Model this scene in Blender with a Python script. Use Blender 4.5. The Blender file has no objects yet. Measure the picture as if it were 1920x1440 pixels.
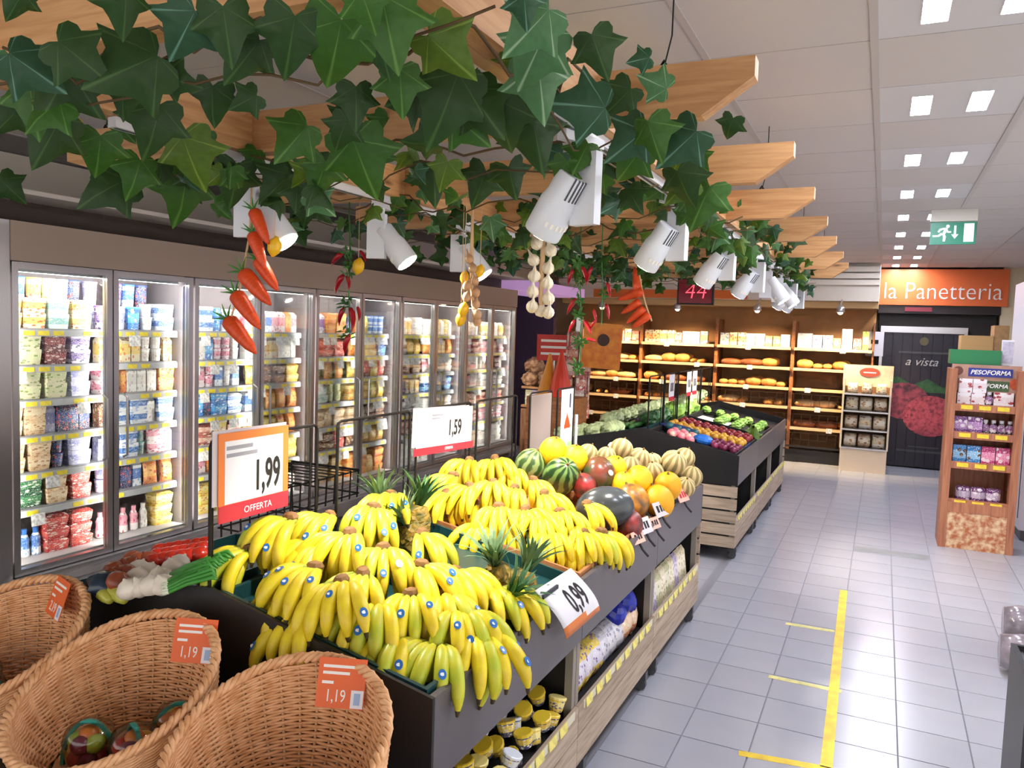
import bpy, math, random
from mathutils import Vector, Matrix
R = math.radians
random.seed(7)
scene = bpy.context.scene
col = scene.collection

# ---------------------------------------------------------------- camera (solved from the floor and ceiling grids)
F_PX, YAW, PITCH, ROLL, EYE = 1471.79, .43963, .07024, .03446, 1.8384
_cy, _sy, _cp, _sp, _cr, _sr = math.cos(YAW), math.sin(YAW), math.cos(PITCH), math.sin(PITCH), math.cos(ROLL), math.sin(ROLL)
CW = Vector((-_sy * _cp, _cy * _cp, -_sp)); _rt = Vector((_cy, _sy, 0)); _up = _rt.cross(CW)
CR = _cr * _rt + _sr * _up; CU = -_sr * _rt + _cr * _up
CAM = Vector((0, 0, EYE))
cam_d = bpy.data.cameras.new('camera'); cam = bpy.data.objects.new('camera', cam_d); col.objects.link(cam)
cam_d.sensor_fit = 'HORIZONTAL'; cam_d.sensor_width = 36; cam_d.lens = F_PX * 36 / 1920; cam_d.clip_start = .05
cam.matrix_world = Matrix(((CR.x, CU.x, -CW.x, 0), (CR.y, CU.y, -CW.y, 0), (CR.z, CU.z, -CW.z, EYE), (0, 0, 0, 1)))
scene.camera = cam
def at(px, py, **k):                      # the point of the place seen at a pixel, on a plane x=, y= or z=, or at a distance d=
    d = CW + CR * ((px - 960) / F_PX) - CU * ((py - 720) / F_PX)
    (a, v), = k.items()
    if a == 'd': return CAM + d * v
    i = 'xyz'.index(a)
    return CAM + d * ((v - CAM[i]) / d[i])

# ---------------------------------------------------------------- world, exposure
w = bpy.data.worlds.new('shop_ambient'); scene.world = w; w.use_nodes = True
w.node_tree.nodes['Background'].inputs[0].default_value = (1.0, .97, .94, 1)
w.node_tree.nodes['Background'].inputs[1].default_value = 1.0
vs = scene.view_settings
vs.view_transform = 'Standard'; vs.look = 'None'; vs.gamma = 1; vs.use_curve_mapping = False; vs.exposure = 1.0
try:
    scene.cycles.max_bounces = 5; scene.cycles.diffuse_bounces = 3; scene.cycles.use_adaptive_sampling = True; scene.cycles.use_light_tree = False; scene.cycles.adaptive_threshold = .05; scene.cycles.adaptive_min_samples = 12; scene.cycles.transmission_bounces = 3; scene.cycles.glossy_bounces = 2
    scene.cycles.transparent_max_bounces = 10; scene.cycles.sample_clamp_indirect = 4; scene.cycles.use_denoising = True
    scene.cycles.caustics_reflective = False; scene.cycles.caustics_refractive = False
except Exception: pass
LIGHT_PANEL = 72      # emission of the ceiling light squares
SPOT_W = 55           # track spot lamps, watts
CASE_LED = 30         # cooler led strips
BAKERY_W = 110

# ---------------------------------------------------------------- helpers
def lin(h):
    h = h.lstrip('#'); r = []
    for i in (0, 2, 4):
        c = int(h[i:i + 2], 16) / 255
        r.append(c / 12.92 if c <= .04045 else ((c + .055) / 1.055) ** 2.4)
    return (r[0], r[1], r[2], 1)
_mats = {}
def M(key, hx, rough=.5, metal=0.0, var=0.0, scale=20, bump=0.0, emit=0.0, spec=.5, coat=0.0, stretch=None, dark=None, trans=0.0, randcol=0.0):
    if key in _mats: return _mats[key]
    m = bpy.data.materials.new(key); m.use_nodes = True; nt = m.node_tree; b = nt.nodes['Principled BSDF']
    c = lin(hx); b.inputs['Base Color'].default_value = c
    b.inputs['Roughness'].default_value = rough; b.inputs['Metallic'].default_value = metal
    b.inputs['Specular IOR Level'].default_value = spec; b.inputs['Coat Weight'].default_value = coat
    if trans: b.inputs['Transmission Weight'].default_value = trans
    if emit: m.cycles.emission_sampling = 'NONE'; b.inputs['Emission Color'].default_value = c; b.inputs['Emission Strength'].default_value = emit
    if var or bump:
        tc = nt.nodes.new('ShaderNodeTexCoord'); mp = nt.nodes.new('ShaderNodeMapping'); nt.links.new(tc.outputs['Object'], mp.inputs[0])
        if stretch: mp.inputs['Scale'].default_value = stretch
        n = nt.nodes.new('ShaderNodeTexNoise'); n.inputs['Scale'].default_value = scale; n.inputs['Detail'].default_value = 5; nt.links.new(mp.outputs[0], n.inputs[0])
        if var:
            mx = nt.nodes.new('ShaderNodeMix'); mx.data_type = 'RGBA'
            d = lin(dark) if dark else tuple(x * (1 - var) for x in c[:3]) + (1,)
            mx.inputs[6].default_value = d; mx.inputs[7].default_value = c
            rp = nt.nodes.new('ShaderNodeMapRange'); rp.inputs[1].default_value = .35; rp.inputs[2].default_value = .62
            nt.links.new(n.outputs[0], rp.inputs[0]); nt.links.new(rp.outputs[0], mx.inputs[0]); nt.links.new(mx.outputs[2], b.inputs['Base Color'])
        if bump:
            bp = nt.nodes.new('ShaderNodeBump'); bp.inputs['Strength'].default_value = bump; bp.inputs['Distance'].default_value = .01
            nt.links.new(n.outputs[0], bp.inputs['Height']); nt.links.new(bp.outputs[0], b.inputs['Normal'])
    if randcol:
        oi = nt.nodes.new('ShaderNodeObjectInfo'); hs = nt.nodes.new('ShaderNodeHueSaturation')
        mr = nt.nodes.new('ShaderNodeMapRange'); mr.inputs[3].default_value = 1 - randcol; mr.inputs[4].default_value = 1 + randcol * .6
        nt.links.new(oi.outputs['Random'], mr.inputs[0]); nt.links.new(mr.outputs[0], hs.inputs['Value'])
        l = b.inputs['Base Color'].links
        if l: nt.links.new(l[0].from_socket, hs.inputs['Color'])
        else: hs.inputs['Color'].default_value = c
        nt.links.new(hs.outputs[0], b.inputs['Base Color'])
    _mats[key] = m
    return m
def wood(key, hx, dark, along='x', rough=.55, scale=3.0, knots=True, randcol=.12):
    if key in _mats: return _mats[key]
    m = bpy.data.materials.new(key); m.use_nodes = True; nt = m.node_tree; b = nt.nodes['Principled BSDF']; N = nt.nodes.new; L = nt.links.new
    b.inputs['Roughness'].default_value = rough
    tc = N('ShaderNodeTexCoord'); oi = N('ShaderNodeObjectInfo'); ad = N('ShaderNodeVectorMath'); ad.operation = 'ADD'
    sc = N('ShaderNodeVectorMath'); sc.operation = 'SCALE'; sc.inputs[0].default_value = (7, 5, 3); L(oi.outputs['Random'], sc.inputs[3])
    L(tc.outputs['Object'], ad.inputs[0]); L(sc.outputs[0], ad.inputs[1])
    mp = N('ShaderNodeMapping'); s = {'x': (1, 14, 14), 'y': (14, 1, 14), 'z': (14, 14, 1)}[along]; mp.inputs['Scale'].default_value = s; L(ad.outputs[0], mp.inputs[0])
    n = N('ShaderNodeTexNoise'); n.inputs['Scale'].default_value = scale; n.inputs['Detail'].default_value = 6; n.inputs['Distortion'].default_value = .6; L(mp.outputs[0], n.inputs[0])
    r = N('ShaderNodeValToRGB'); r.color_ramp.elements[0].color = lin(dark); r.color_ramp.elements[1].color = lin(hx); r.color_ramp.elements[0].position = .3; r.color_ramp.elements[1].position = .6
    L(n.outputs[0], r.inputs[0]); out = r.outputs[0]
    if knots:
        mk = N('ShaderNodeMapping'); mk.inputs['Scale'].default_value = {'x': (1.6, 6, 6), 'y': (6, 1.6, 6), 'z': (6, 6, 1.6)}[along]; L(ad.outputs[0], mk.inputs[0])
        v = N('ShaderNodeTexVoronoi'); v.inputs['Scale'].default_value = 1.5; L(mk.outputs[0], v.inputs[0])
        mr = N('ShaderNodeMapRange'); mr.inputs[1].default_value = .07; mr.inputs[2].default_value = .16; L(v.outputs['Distance'], mr.inputs[0])
        mx = N('ShaderNodeMix'); mx.data_type = 'RGBA'; mx.inputs[6].default_value = tuple(x * .45 for x in lin(dark)[:3]) + (1,); L(mr.outputs[0], mx.inputs[0]); L(out, mx.inputs[7]); out = mx.outputs[2]
    hs = N('ShaderNodeHueSaturation'); mr2 = N('ShaderNodeMapRange'); mr2.inputs[3].default_value = 1 - randcol; mr2.inputs[4].default_value = 1 + randcol; L(oi.outputs['Random'], mr2.inputs[0]); L(mr2.outputs[0], hs.inputs['Value'])
    L(out, hs.inputs['Color']); L(hs.outputs[0], b.inputs['Base Color'])
    bp = N('ShaderNodeBump'); bp.inputs['Strength'].default_value = .15; bp.inputs['Distance'].default_value = .004; L(n.outputs[0], bp.inputs['Height']); L(bp.outputs[0], b.inputs['Normal'])
    _mats[key] = m
    return m
def emitter(key, hx, strength, sample=True):
    if key in _mats: return _mats[key]
    m = bpy.data.materials.new(key); m.use_nodes = True; nt = m.node_tree; nt.nodes.clear()
    e = nt.nodes.new('ShaderNodeEmission'); o = nt.nodes.new('ShaderNodeOutputMaterial'); e.inputs[0].default_value = lin(hx); e.inputs[1].default_value = strength
    nt.links.new(e.outputs[0], o.inputs[0]); _mats[key] = m
    if not sample: m.cycles.emission_sampling = 'NONE'
    return m
def glass(key, hx='ffffff', refl=.1, rough=.05):
    if key in _mats: return _mats[key]
    m = bpy.data.materials.new(key); m.use_nodes = True; nt = m.node_tree; nt.nodes.clear(); N = nt.nodes.new
    t = N('ShaderNodeBsdfTransparent'); t.inputs[0].default_value = lin(hx); g = N('ShaderNodeBsdfGlossy'); g.inputs['Roughness'].default_value = rough
    f = N('ShaderNodeFresnel'); f.inputs[0].default_value = 1.35; mu = N('ShaderNodeMath'); mu.operation = 'MULTIPLY_ADD'; mu.inputs[1].default_value = .6; mu.inputs[2].default_value = refl * .3
    mx = N('ShaderNodeMixShader'); o = N('ShaderNodeOutputMaterial'); L = nt.links.new
    L(f.outputs[0], mu.inputs[0]); L(mu.outputs[0], mx.inputs[0]); L(t.outputs[0], mx.inputs[1]); L(g.outputs[0], mx.inputs[2]); L(mx.outputs[0], o.inputs[0])
    _mats[key] = m; return m
def printed(key, base, a, b2, lo=.3, hi=.72, rough=.4, dots=9):       # packaging print: base colour, a label band and small motifs
    if key in _mats: return _mats[key]
    m = bpy.data.materials.new(key); m.use_nodes = True; nt = m.node_tree; b = nt.nodes['Principled BSDF']; N = nt.nodes.new; L = nt.links.new
    b.inputs['Roughness'].default_value = rough
    tc = N('ShaderNodeTexCoord'); sp = N('ShaderNodeSeparateXYZ'); L(tc.outputs['Generated'], sp.inputs[0]); oi = N('ShaderNodeObjectInfo')
    def cmp(sock, op, v):
        k = N('ShaderNodeMath'); k.operation = op; L(sock, k.inputs[0]); k.inputs[1].default_value = v; return k.outputs[0]
    band = N('ShaderNodeMath'); band.operation = 'MULTIPLY'; L(cmp(sp.outputs[2], 'GREATER_THAN', lo), band.inputs[0]); L(cmp(sp.outputs[2], 'LESS_THAN', hi), band.inputs[1])
    mp = N('ShaderNodeMapping'); mp.inputs['Scale'].default_value = (1, 1, 1.6); ad = N('ShaderNodeVectorMath'); ad.operation = 'ADD'; L(tc.outputs['Generated'], ad.inputs[0])
    cv = N('ShaderNodeCombineXYZ'); mu = N('ShaderNodeMath'); mu.operation = 'MULTIPLY'; mu.inputs[1].default_value = 9; L(oi.outputs['Random'], mu.inputs[0]); L(mu.outputs[0], cv.inputs[1]); L(cv.outputs[0], ad.inputs[1]); L(ad.outputs[0], mp.inputs[0])
    vo = N('ShaderNodeTexVoronoi'); vo.inputs['Scale'].default_value = dots * .35; L(mp.outputs[0], vo.inputs[0])
    x1 = N('ShaderNodeMix'); x1.data_type = 'RGBA'; x1.inputs[6].default_value = lin(base); x1.inputs[7].default_value = lin(a); L(band.outputs[0], x1.inputs[0])
    x2 = N('ShaderNodeMix'); x2.data_type = 'RGBA'; x2.inputs[7].default_value = lin(b2); L(x1.outputs[2], x2.inputs[6]); L(cmp(vo.outputs['Distance'], 'LESS_THAN', .33), x2.inputs[0])
    wv = N('ShaderNodeTexNoise'); wv.inputs['Scale'].default_value = dots * 2.2; L(mp.outputs[0], wv.inputs[0])
    x3 = N('ShaderNodeMix'); x3.data_type = 'RGBA'; x3.inputs[7].default_value = lin('fdf8ee'); L(x2.outputs[2], x3.inputs[6])
    tx = N('ShaderNodeMath'); tx.operation = 'MULTIPLY'; L(cmp(wv.outputs[0], 'GREATER_THAN', .6), tx.inputs[0]); tx.inputs[1].default_value = .8; L(tx.outputs[0], x3.inputs[0])
    L(x3.outputs[2], b.inputs['Base Color']); _mats[key] = m; return m

class G:                                                          # geometry collector for ONE mesh
    def __init__(s): s.v, s.f, s.m = [], [], []
    def add(s, v, f, mi=0):
        o = len(s.v); s.v += [tuple(p) for p in v]; s.f += [tuple(i + o for i in q) for q in f]; s.m += [mi] * len(f); return s
    def box(s, x0, x1, y0, y1, z0, z1, mi=0):
        return s.add([(x0, y0, z0), (x1, y0, z0), (x1, y1, z0), (x0, y1, z0), (x0, y0, z1), (x1, y0, z1), (x1, y1, z1), (x0, y1, z1)],
                     [(0, 3, 2, 1), (4, 5, 6, 7), (0, 1, 5, 4), (1, 2, 6, 5), (2, 3, 7, 6), (3, 0, 4, 7)], mi)
    def prism(s, pts, n0, n1, axis='z', mi=0):                    # outline extruded along an axis
        k = len(pts); mk = {'z': lambda a, b, c: (a, b, c), 'y': lambda a, b, c: (a, c, b), 'x': lambda a, b, c: (c, a, b)}[axis]
        v = [mk(a, b, n0) for a, b in pts] + [mk(a, b, n1) for a, b in pts]
        return s.add(v, [tuple(range(k))[::-1], tuple(range(k, 2 * k))] + [(i, (i + 1) % k, k + (i + 1) % k, k + i) for i in range(k)], mi)
    def lathe(s, prof, n=16, mi=0, c=(0, 0, 0), lobes=0, depth=0.0, sx=1, sy=1, mis=None):
        v = []; f = []; k = len(prof)
        for r, z in prof:
            for j in range(n):
                a = 2 * math.pi * j / n; q = r * (1 - depth * abs(math.sin(lobes * a / 2)) ** .5 * (-1) - depth) if lobes else r
                v.append((c[0] + q * math.cos(a) * sx, c[1] + q * math.sin(a) * sy, c[2] + z))
        o = len(s.f)
        for i in range(k - 1):
            for j in range(n): f.append((i * n + j, i * n + (j + 1) % n, (i + 1) * n + (j + 1) % n, (i + 1) * n + j))
        f.append(tuple(range(n))[::-1]); f.append(tuple((k - 1) * n + j for j in range(n)))
        s.add(v, f, mi)
        if mis:
            for i in range(k - 1):
                for j in range(n): s.m[o + i * n + j] = mis[i]
            s.m[o + (k - 1) * n] = mis[0]; s.m[o + (k - 1) * n + 1] = mis[-1]
        return s
    def tube(s, pts, rad, n=8, mi=0, closed=False, mis=None):
        P = [Vector(p) for p in pts]; k = len(P); rad = rad if isinstance(rad, (list, tuple)) else [rad] * k; v = []; f = []; ref = None
        for i in range(k):
            t = (P[(i + 1) % k] - P[i - 1]) if closed else (P[min(i + 1, k - 1)] - P[max(i - 1, 0)])
            t.normalize()
            if ref is None: ref = t.orthogonal().normalized()
            ref = (ref - t * ref.dot(t)).normalized(); bi = t.cross(ref)
            for j in range(n):
                a = 2 * math.pi * j / n; v.append(P[i] + (ref * math.cos(a) + bi * math.sin(a)) * rad[i])
        o = len(s.f); seg = k if closed else k - 1
        for i in range(seg):
            for j in range(n):
                i2 = (i + 1) % k; f.append((i * n + j, i * n + (j + 1) % n, i2 * n + (j + 1) % n, i2 * n + j))
        if not closed: f.append(tuple(range(n))[::-1]); f.append(tuple((k - 1) * n + j for j in range(n)))
        s.add(v, f, mi)
        if mis:
            for i in range(seg):
                for j in range(n): s.m[o + i * n + j] = mis[i]
            if not closed: s.m[o + seg * n] = mis[0]; s.m[o + seg * n + 1] = mis[-1]
        return s
    def cyl(s, p0, p1, r0, r1=None, n=12, mi=0): return s.tube([p0, p1], [r0, r0 if r1 is None else r1], n, mi)
    def mesh(s, name, mats, smooth=False):
        me = bpy.data.meshes.new(name); me.from_pydata(s.v, [], s.f); mats = mats if isinstance(mats, (list, tuple)) else [mats]
        for m in mats: me.materials.append(m)
        if len(mats) > 1: me.polygons.foreach_set('material_index', s.m)
        if smooth: me.polygons.foreach_set('use_smooth', [True] * len(s.f))
        me.update(); return me
def O(name, me, parent=None, loc=(0, 0, 0), rot=(0, 0, 0), scale=None, **props):
    o = bpy.data.objects.new(name, me); col.objects.link(o); o.location = loc; o.rotation_euler = rot
    if scale is not None: o.scale = (scale,) * 3 if isinstance(scale, (int, float)) else scale
    if parent: o.parent = parent
    for k, v in props.items(): o[k] = v
    return o
def tag(o, label, cat, group=None):
    o['label'] = label; o['category'] = cat
    if group: o['group'] = group
    return o
def T(name, label, cat, loc=(0, 0, 0), rot=(0, 0, 0), group=None):
    return tag(O(name, None, None, loc, rot), label, cat, group)
def box(name, mat, x0, x1, y0, y1, z0, z1, parent=None, **props):
    c = ((x0 + x1) / 2, (y0 + y1) / 2, z0)
    return O(name, G().box(x0 - c[0], x1 - c[0], y0 - c[1], y1 - c[1], 0, z1 - z0).mesh(name, mat), parent, c, **props)
ORD = ['', 'first', 'second', 'third', 'fourth', 'fifth', 'sixth', 'seventh', 'eighth', 'ninth', 'tenth', 'eleventh', 'twelfth', 'thirteenth', 'fourteenth', 'fifteenth', 'sixteenth', 'seventeenth', 'eighteenth', 'nineteenth', 'twentieth']
_fonts = {}
def lettering(body, size, mat, parent, loc, rot, align='CENTER', ext=.0006, xs=1.0, bold=0.0, shear=0.0, name='lettering', space=1.0):
    cu = bpy.data.curves.new('t', 'FONT'); cu.body = body; cu.size = size; cu.align_x = align; cu.align_y = 'CENTER'; cu.extrude = ext; cu.resolution_u = 3; cu.offset = bold; cu.shear = shear; cu.space_character = space
    ob = bpy.data.objects.new('t', cu); me = bpy.data.meshes.new_from_object(ob); bpy.data.objects.remove(ob); me.materials.clear(); me.materials.append(mat); me.name = name
    return O(name, me, parent, loc, rot, (xs, 1, 1))
FACE_X = (R(90), 0, R(90))        # lettering read by someone looking towards -X
FACE_Y = (R(90), 0, 0)            # lettering read by someone looking towards +Y

# ---------------------------------------------------------------- the setting
CEIL = 2.923; GX, GY = -.0964, 3.1818; TX, TY = -.4309, 5.3128
m_tile = M('floor_tile_glaze', 'a9aab5', .22, var=.06, scale=2.2, randcol=.035)
m_grout = M('grout', '84838b', .8)
def floor_mat():
    m = bpy.data.materials.new('distant_tiles'); m.use_nodes = True; nt = m.node_tree; b = nt.nodes['Principled BSDF']; b.inputs['Roughness'].default_value = .2
    tc = nt.nodes.new('ShaderNodeTexCoord'); mp = nt.nodes.new('ShaderNodeMapping'); mp.inputs['Location'].default_value = (-TX, -TY, 0); br = nt.nodes.new('ShaderNodeTexBrick')
    br.offset = 0; br.inputs['Scale'].default_value = 1; br.inputs['Brick Width'].default_value = .3; br.inputs['Row Height'].default_value = .3; br.inputs['Mortar Size'].default_value = .003
    br.inputs['Color1'].default_value = lin('a9aab5'); br.inputs['Color2'].default_value = lin('a3a4ae'); br.inputs['Mortar'].default_value = lin('84838b')
    nt.links.new(tc.outputs['Object'], mp.inputs[0]); nt.links.new(mp.outputs[0], br.inputs[0]); nt.links.new(br.outputs[0], b.inputs['Base Color']); return m
floor = O('floor', G().box(-6, 3.2, -4, 14, -.1, -.005).mesh('floor', floor_mat()), kind='structure')
tile_me = G().add([(-.1475, -.1475, -.006), (.1475, -.1475, -.006), (.1475, .1475, -.006), (-.1475, .1475, -.006), (-.1465, -.1465, 0), (.1465, -.1465, 0), (.1465, .1465, 0), (-.1465, .1465, 0)],
                  [(4, 5, 6, 7), (0, 1, 5, 4), (1, 2, 6, 5), (2, 3, 7, 6), (3, 0, 4, 7)]).mesh('tile', m_tile)
for i in range(-2, 6):
    for j in range(-25, 9):
        O('tile', tile_me, floor, (TX + .3 * i + .15, TY - .3 * j + .15, 0))
O('grout_bed', G().add([(-1.1, 2.6, -.0045), (1.45, 2.6, -.0045), (1.45, 12.9, -.0045), (-1.1, 12.9, -.0045)], [(0, 1, 2, 3)]).mesh('grout_bed', m_grout), floor)
# worn grey strip let into the tiles, and the yellow distance marking
box('repair_strip', M('grey_filler', '85888b', .4, var=.15, scale=9), TX + .31, TX + .89, 7.44, 7.62, .0002, .0012, floor, label='grey worn strip across two tiles')
m_tape = M('yellow_tape', 'f0cf1e', .45, var=.18, scale=14, dark='d9b324')
m_tape2 = M('faded_yellow_tape', 'e2d98a', .5, var=.3, scale=18)
tp = T('floor_tape', 'yellow distance marking tape stuck on the white floor tiles', 'tape')
def strip(name, a, b, wd, mat, z=.0011):
    a, b = Vector(a), Vector(b); d = (b - a).normalized(); n = Vector((-d.y, d.x)) * wd / 2
    P = [a + n, a - n, b - n, b + n]; v = [(p.x, p.y, z) for p in P] + [(p.x, p.y, .0002) for p in P]
    O(name, G().add(v, [(0, 1, 2, 3), (4, 5, 1, 0), (5, 6, 2, 1), (6, 7, 3, 2), (7, 4, 0, 3)]).mesh(name, mat), tp)
def fl(px, py): p = at(px, py, z=0); return (p.x, p.y)
strip('long_strip', fl(1582, 1107), fl(1549, 1440), .05, m_tape, .002)
strip('long_strip', fl(1549, 1438), fl(1530, 1600), .05, m_tape, .002)
strip('cross_strip', fl(1473, 1169), fl(1565, 1184), .045, m_tape2)
strip('cross_strip', fl(1441, 1268), fl(1578, 1297), .04, m_tape2)
strip('cross_strip', fl(1385, 1412), fl(1540, 1440), .045, m_tape, .0012)

m_pan = M('ceiling_panel_white', 'cfc9c6', .8, bump=.05, scale=240, randcol=.02)
m_bar = M('ceiling_grid_paint', 'c2bcb8', .5)
ceil = O('ceiling', G().box(-6, 3.2, -4, 14, CEIL + .012, CEIL + .1).mesh('ceiling', M('ceiling_void', '8f8985', .9)), kind='structure')
pan_me = G().box(-.2965, .2965, -.2965, .2965, 0, .011).mesh('panel', m_pan)
lit_rows = [k for k in range(-2, 17) if k % 2]
for i in range(-8, 4):
    for k in range(-5, 17):
        if i == 0 and k in lit_rows: continue
        O('panel', pan_me, ceil, (GX + .6 * i + .3, GY + .6 * k + .3, CEIL))
for i in range(-8, 5):
    box('grid_bar', m_bar, GX + .6 * i - .014, GX + .6 * i + .014, .2, 13.2, CEIL - .004, CEIL - .0005, ceil)
m_lit = emitter('light_square', 'eef2ff', LIGHT_PANEL)
lp_me = G().box(-.296, .296, -.296, .296, 0, .011).mesh('light_housing', M('fixture_white', 'd6d4d6', .5))
sq_me = G().box(-.04, .04, -.155, .155, -.003, .006).mesh('light_square', [M('fixture_edge', 'd6d4d6', .5), m_lit])
for q in sq_me.polygons: q.material_index = 1 if q.normal.z < -.5 else 0
rows = sorted(lit_rows)
for n, k in enumerate(rows):
    y = GY + .6 * k + .3
    t = T('ceiling_light', '%s square twin ceiling light counted from the bakery sign' % ORD[len(rows) - n], 'ceiling light', (GX + .3, y, CEIL), group='twin ceiling lights over the aisle')
    O('light_housing', lp_me, t)
    for dx in (-.115, .117): O('light_square', sq_me, t, (dx, .03, 0))
wall_l = box('wall_left', M('wall_cream', 'd8cdbf', .8), -5.6, -5.5, -1, 13.5, 0, CEIL, kind='structure')
wall_b = box('wall_back', M('wall_beige', 'd9c2a0', .8), -5.5, 3.0, 13.35, 13.45, 0, CEIL, kind='structure')
wall_r = box('wall_right', M('wall_white', 'dcd8dc', .7), 2.4, 2.5, 6, 13.4, 0, CEIL, kind='structure')

# ---------------------------------------------------------------- glass-door coolers along the left wall
FX = -4.3
m_alu = M('brushed_aluminium', 'c9c6c8', .28, .85)
m_steel = M('header_metal', 'b3a092', .45, .2)
m_darkband = M('dark_fascia', '4a3c34', .5)
m_case = M('case_liner', 'bdb9bc', .5)
m_case_in = M('case_back', '6a6266', .6)
m_shelf = M('shelf_grey', '9b9aa0', .4, .3)
m_strip = M('price_strip', 'b9b9bd', .35)
m_ytag = M('yellow_price_tag', 'f5dc3c', .5, var=.15, scale=30)
m_wtag = M('white_price_card', 'f3f0ee', .5, var=.12, scale=60, dark='b9b4b6')
m_glass = glass('door_glass', 'f7fbfb', .08, .03)
m_led = emitter('led_strip', 'fff6ea', CASE_LED)
UN = [2.70, 3.955, 5.235, 6.52, 7.85, 9.18]
SH = [1.745, 1.535, 1.335, 1.125, .91, .70, .42]
tag_me = G().box(0, .002, -.033, .033, -.013, .013).mesh('price_tag', m_ytag)
card_me = G().box(0, .002, -.042, .042, -.07, 0).mesh('price_card', m_wtag)
rc = random.Random(3)
for ci in range(5):
    y0, y1 = UN[ci], UN[ci + 1]; ym = (y0 + y1) / 2
    t = T('glass_door_cooler', '%s glass-door cooler from the left, full of %s' % (ORD[ci + 1], ['yogurts and desserts', 'milk and yogurt packs', 'orange and red cheese packs', 'cold cuts and cheese', 'white and pink meat packs'][ci]), 'cooler', (FX, ym, 0), group='glass-door coolers')
    H = (y1 - y0) / 2
    def part(name, mat, x0, x1, a, b, z0, z1, par=t): return box(name, mat, x0, x1, a, b, z0, z1, par)
    part('base', M('base_dark', '3b3634', .5), -.75, -.03, -H, H, 0, .26)
    part('bumper', m_alu, -.05, .06, -H, H, .26, .355)
    part('bumper_rail', M('bumper_grey', '8d888a', .4), .06, .085, -H, H, .29, .33)
    part('back_panel', m_case_in, -.46, -.42, -H, H, .26, 2.3)
    part('deck', m_case, -.76, -.05, -H, H, .35, .40)
    part('roof', m_case, -.76, -.05, -H, H, 2.1, 2.14)
    part('header_panel', m_steel, -.04, .02, -H, H, 2.115, 2.33)
    part('dark_fascia', m_darkband, -.3, -.22, -H, H, 2.33, 2.47)
    part('top_ledge', M('ledge_white', 'd9cfc6', .5), -.35, .1, -H, H, 2.47, 2.495)
    for s in (-1, 1): part('side_wall', M('side_liner', '6a6468', .6), -.42, -.06, s * (H - .012) - .012, s * (H - .012) + .012, .35, 2.12)
    for a in (-H + .035, .0, H - .035):
        ls = O('led_strip', G().box(-.05, -.038, a - .012, a + .012, .42, 2.05).mesh('led_strip', [m_alu, m_led]), t)
        for q in ls.data.polygons: q.material_index = 1 if q.normal.x < -.5 or q.normal.y > .5 else 0
    ls = O('led_strip', G().box(-.075, -.05, -H + .08, H - .08, 2.06, 2.098).mesh('led_strip', [m_alu, m_led]), t)
    for q in ls.data.polygons: q.material_index = 1 if q.normal.x < -.5 or q.normal.z < -.5 else 0
    if ci == 0: part('end_panel', m_alu, -.5, .012, -H - .5, -H - .002, .26, 2.33)
    for s in (-1, 1):                                             # two hinged doors
        a, b = (-H + .008, -.004) if s < 0 else (.004, H - .008)
        fr = .036
        d = O('door', G().box(-.03, .012, a, a + fr, .36, 2.11).mesh('door_stile', m_alu), t)
        O('door_stile', G().box(-.03, .012, b - fr, b, .36, 2.11).mesh('door_stile', m_alu), d)
        O('door_rail', G().box(-.03, .012, a + fr, b - fr, 2.075, 2.11).mesh('door_rail', m_alu), d)
        O('door_rail', G().box(-.03, .012, a + fr, b - fr, .36, .395).mesh('door_rail', m_alu), d)
        O('glass_pane', G().box(-.012, -.006, a + fr, b - fr, .395, 2.075).mesh('glass_pane', m_glass), d)
        hy = a + fr + .03 if s > 0 else b - fr - .03
        O('handle', G().tube([(.012, hy, .95), (.05, hy, .97), (.05, hy, 1.33), (.012, hy, 1.35)], .008, 6).mesh('handle', m_alu), d)
        O('hinge', G().box(-.02, .016, (a if s < 0 else b - .05), (a + .05 if s < 0 else b), 2.112, 2.128).mesh('hinge', M('hinge_black', '2b2524', .5)), d)
    for si, z in enumerate(SH[:-1]):
        sh = part('shelf', m_shelf, -.42, -.12, -H + .03, H - .03, z - .02, z)
        ps = O('price_strip', G().box(.15, .156, -H + .03, H - .03, -.03, .008).mesh('price_strip', m_strip), sh, (0, 0, .005))
        yy = -H + .09
        while yy < H - .08:
            if rc.random() < .8: O('price_tag', tag_me, sh, (.1565, yy, -.006))
            if rc.random() < (.16 if ci < 1 else .42): O('price_card', card_me, sh, (.16, yy + .03, -.015), (0, R(-6), 0))
            yy += .085 + rc.random() * .02

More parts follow.
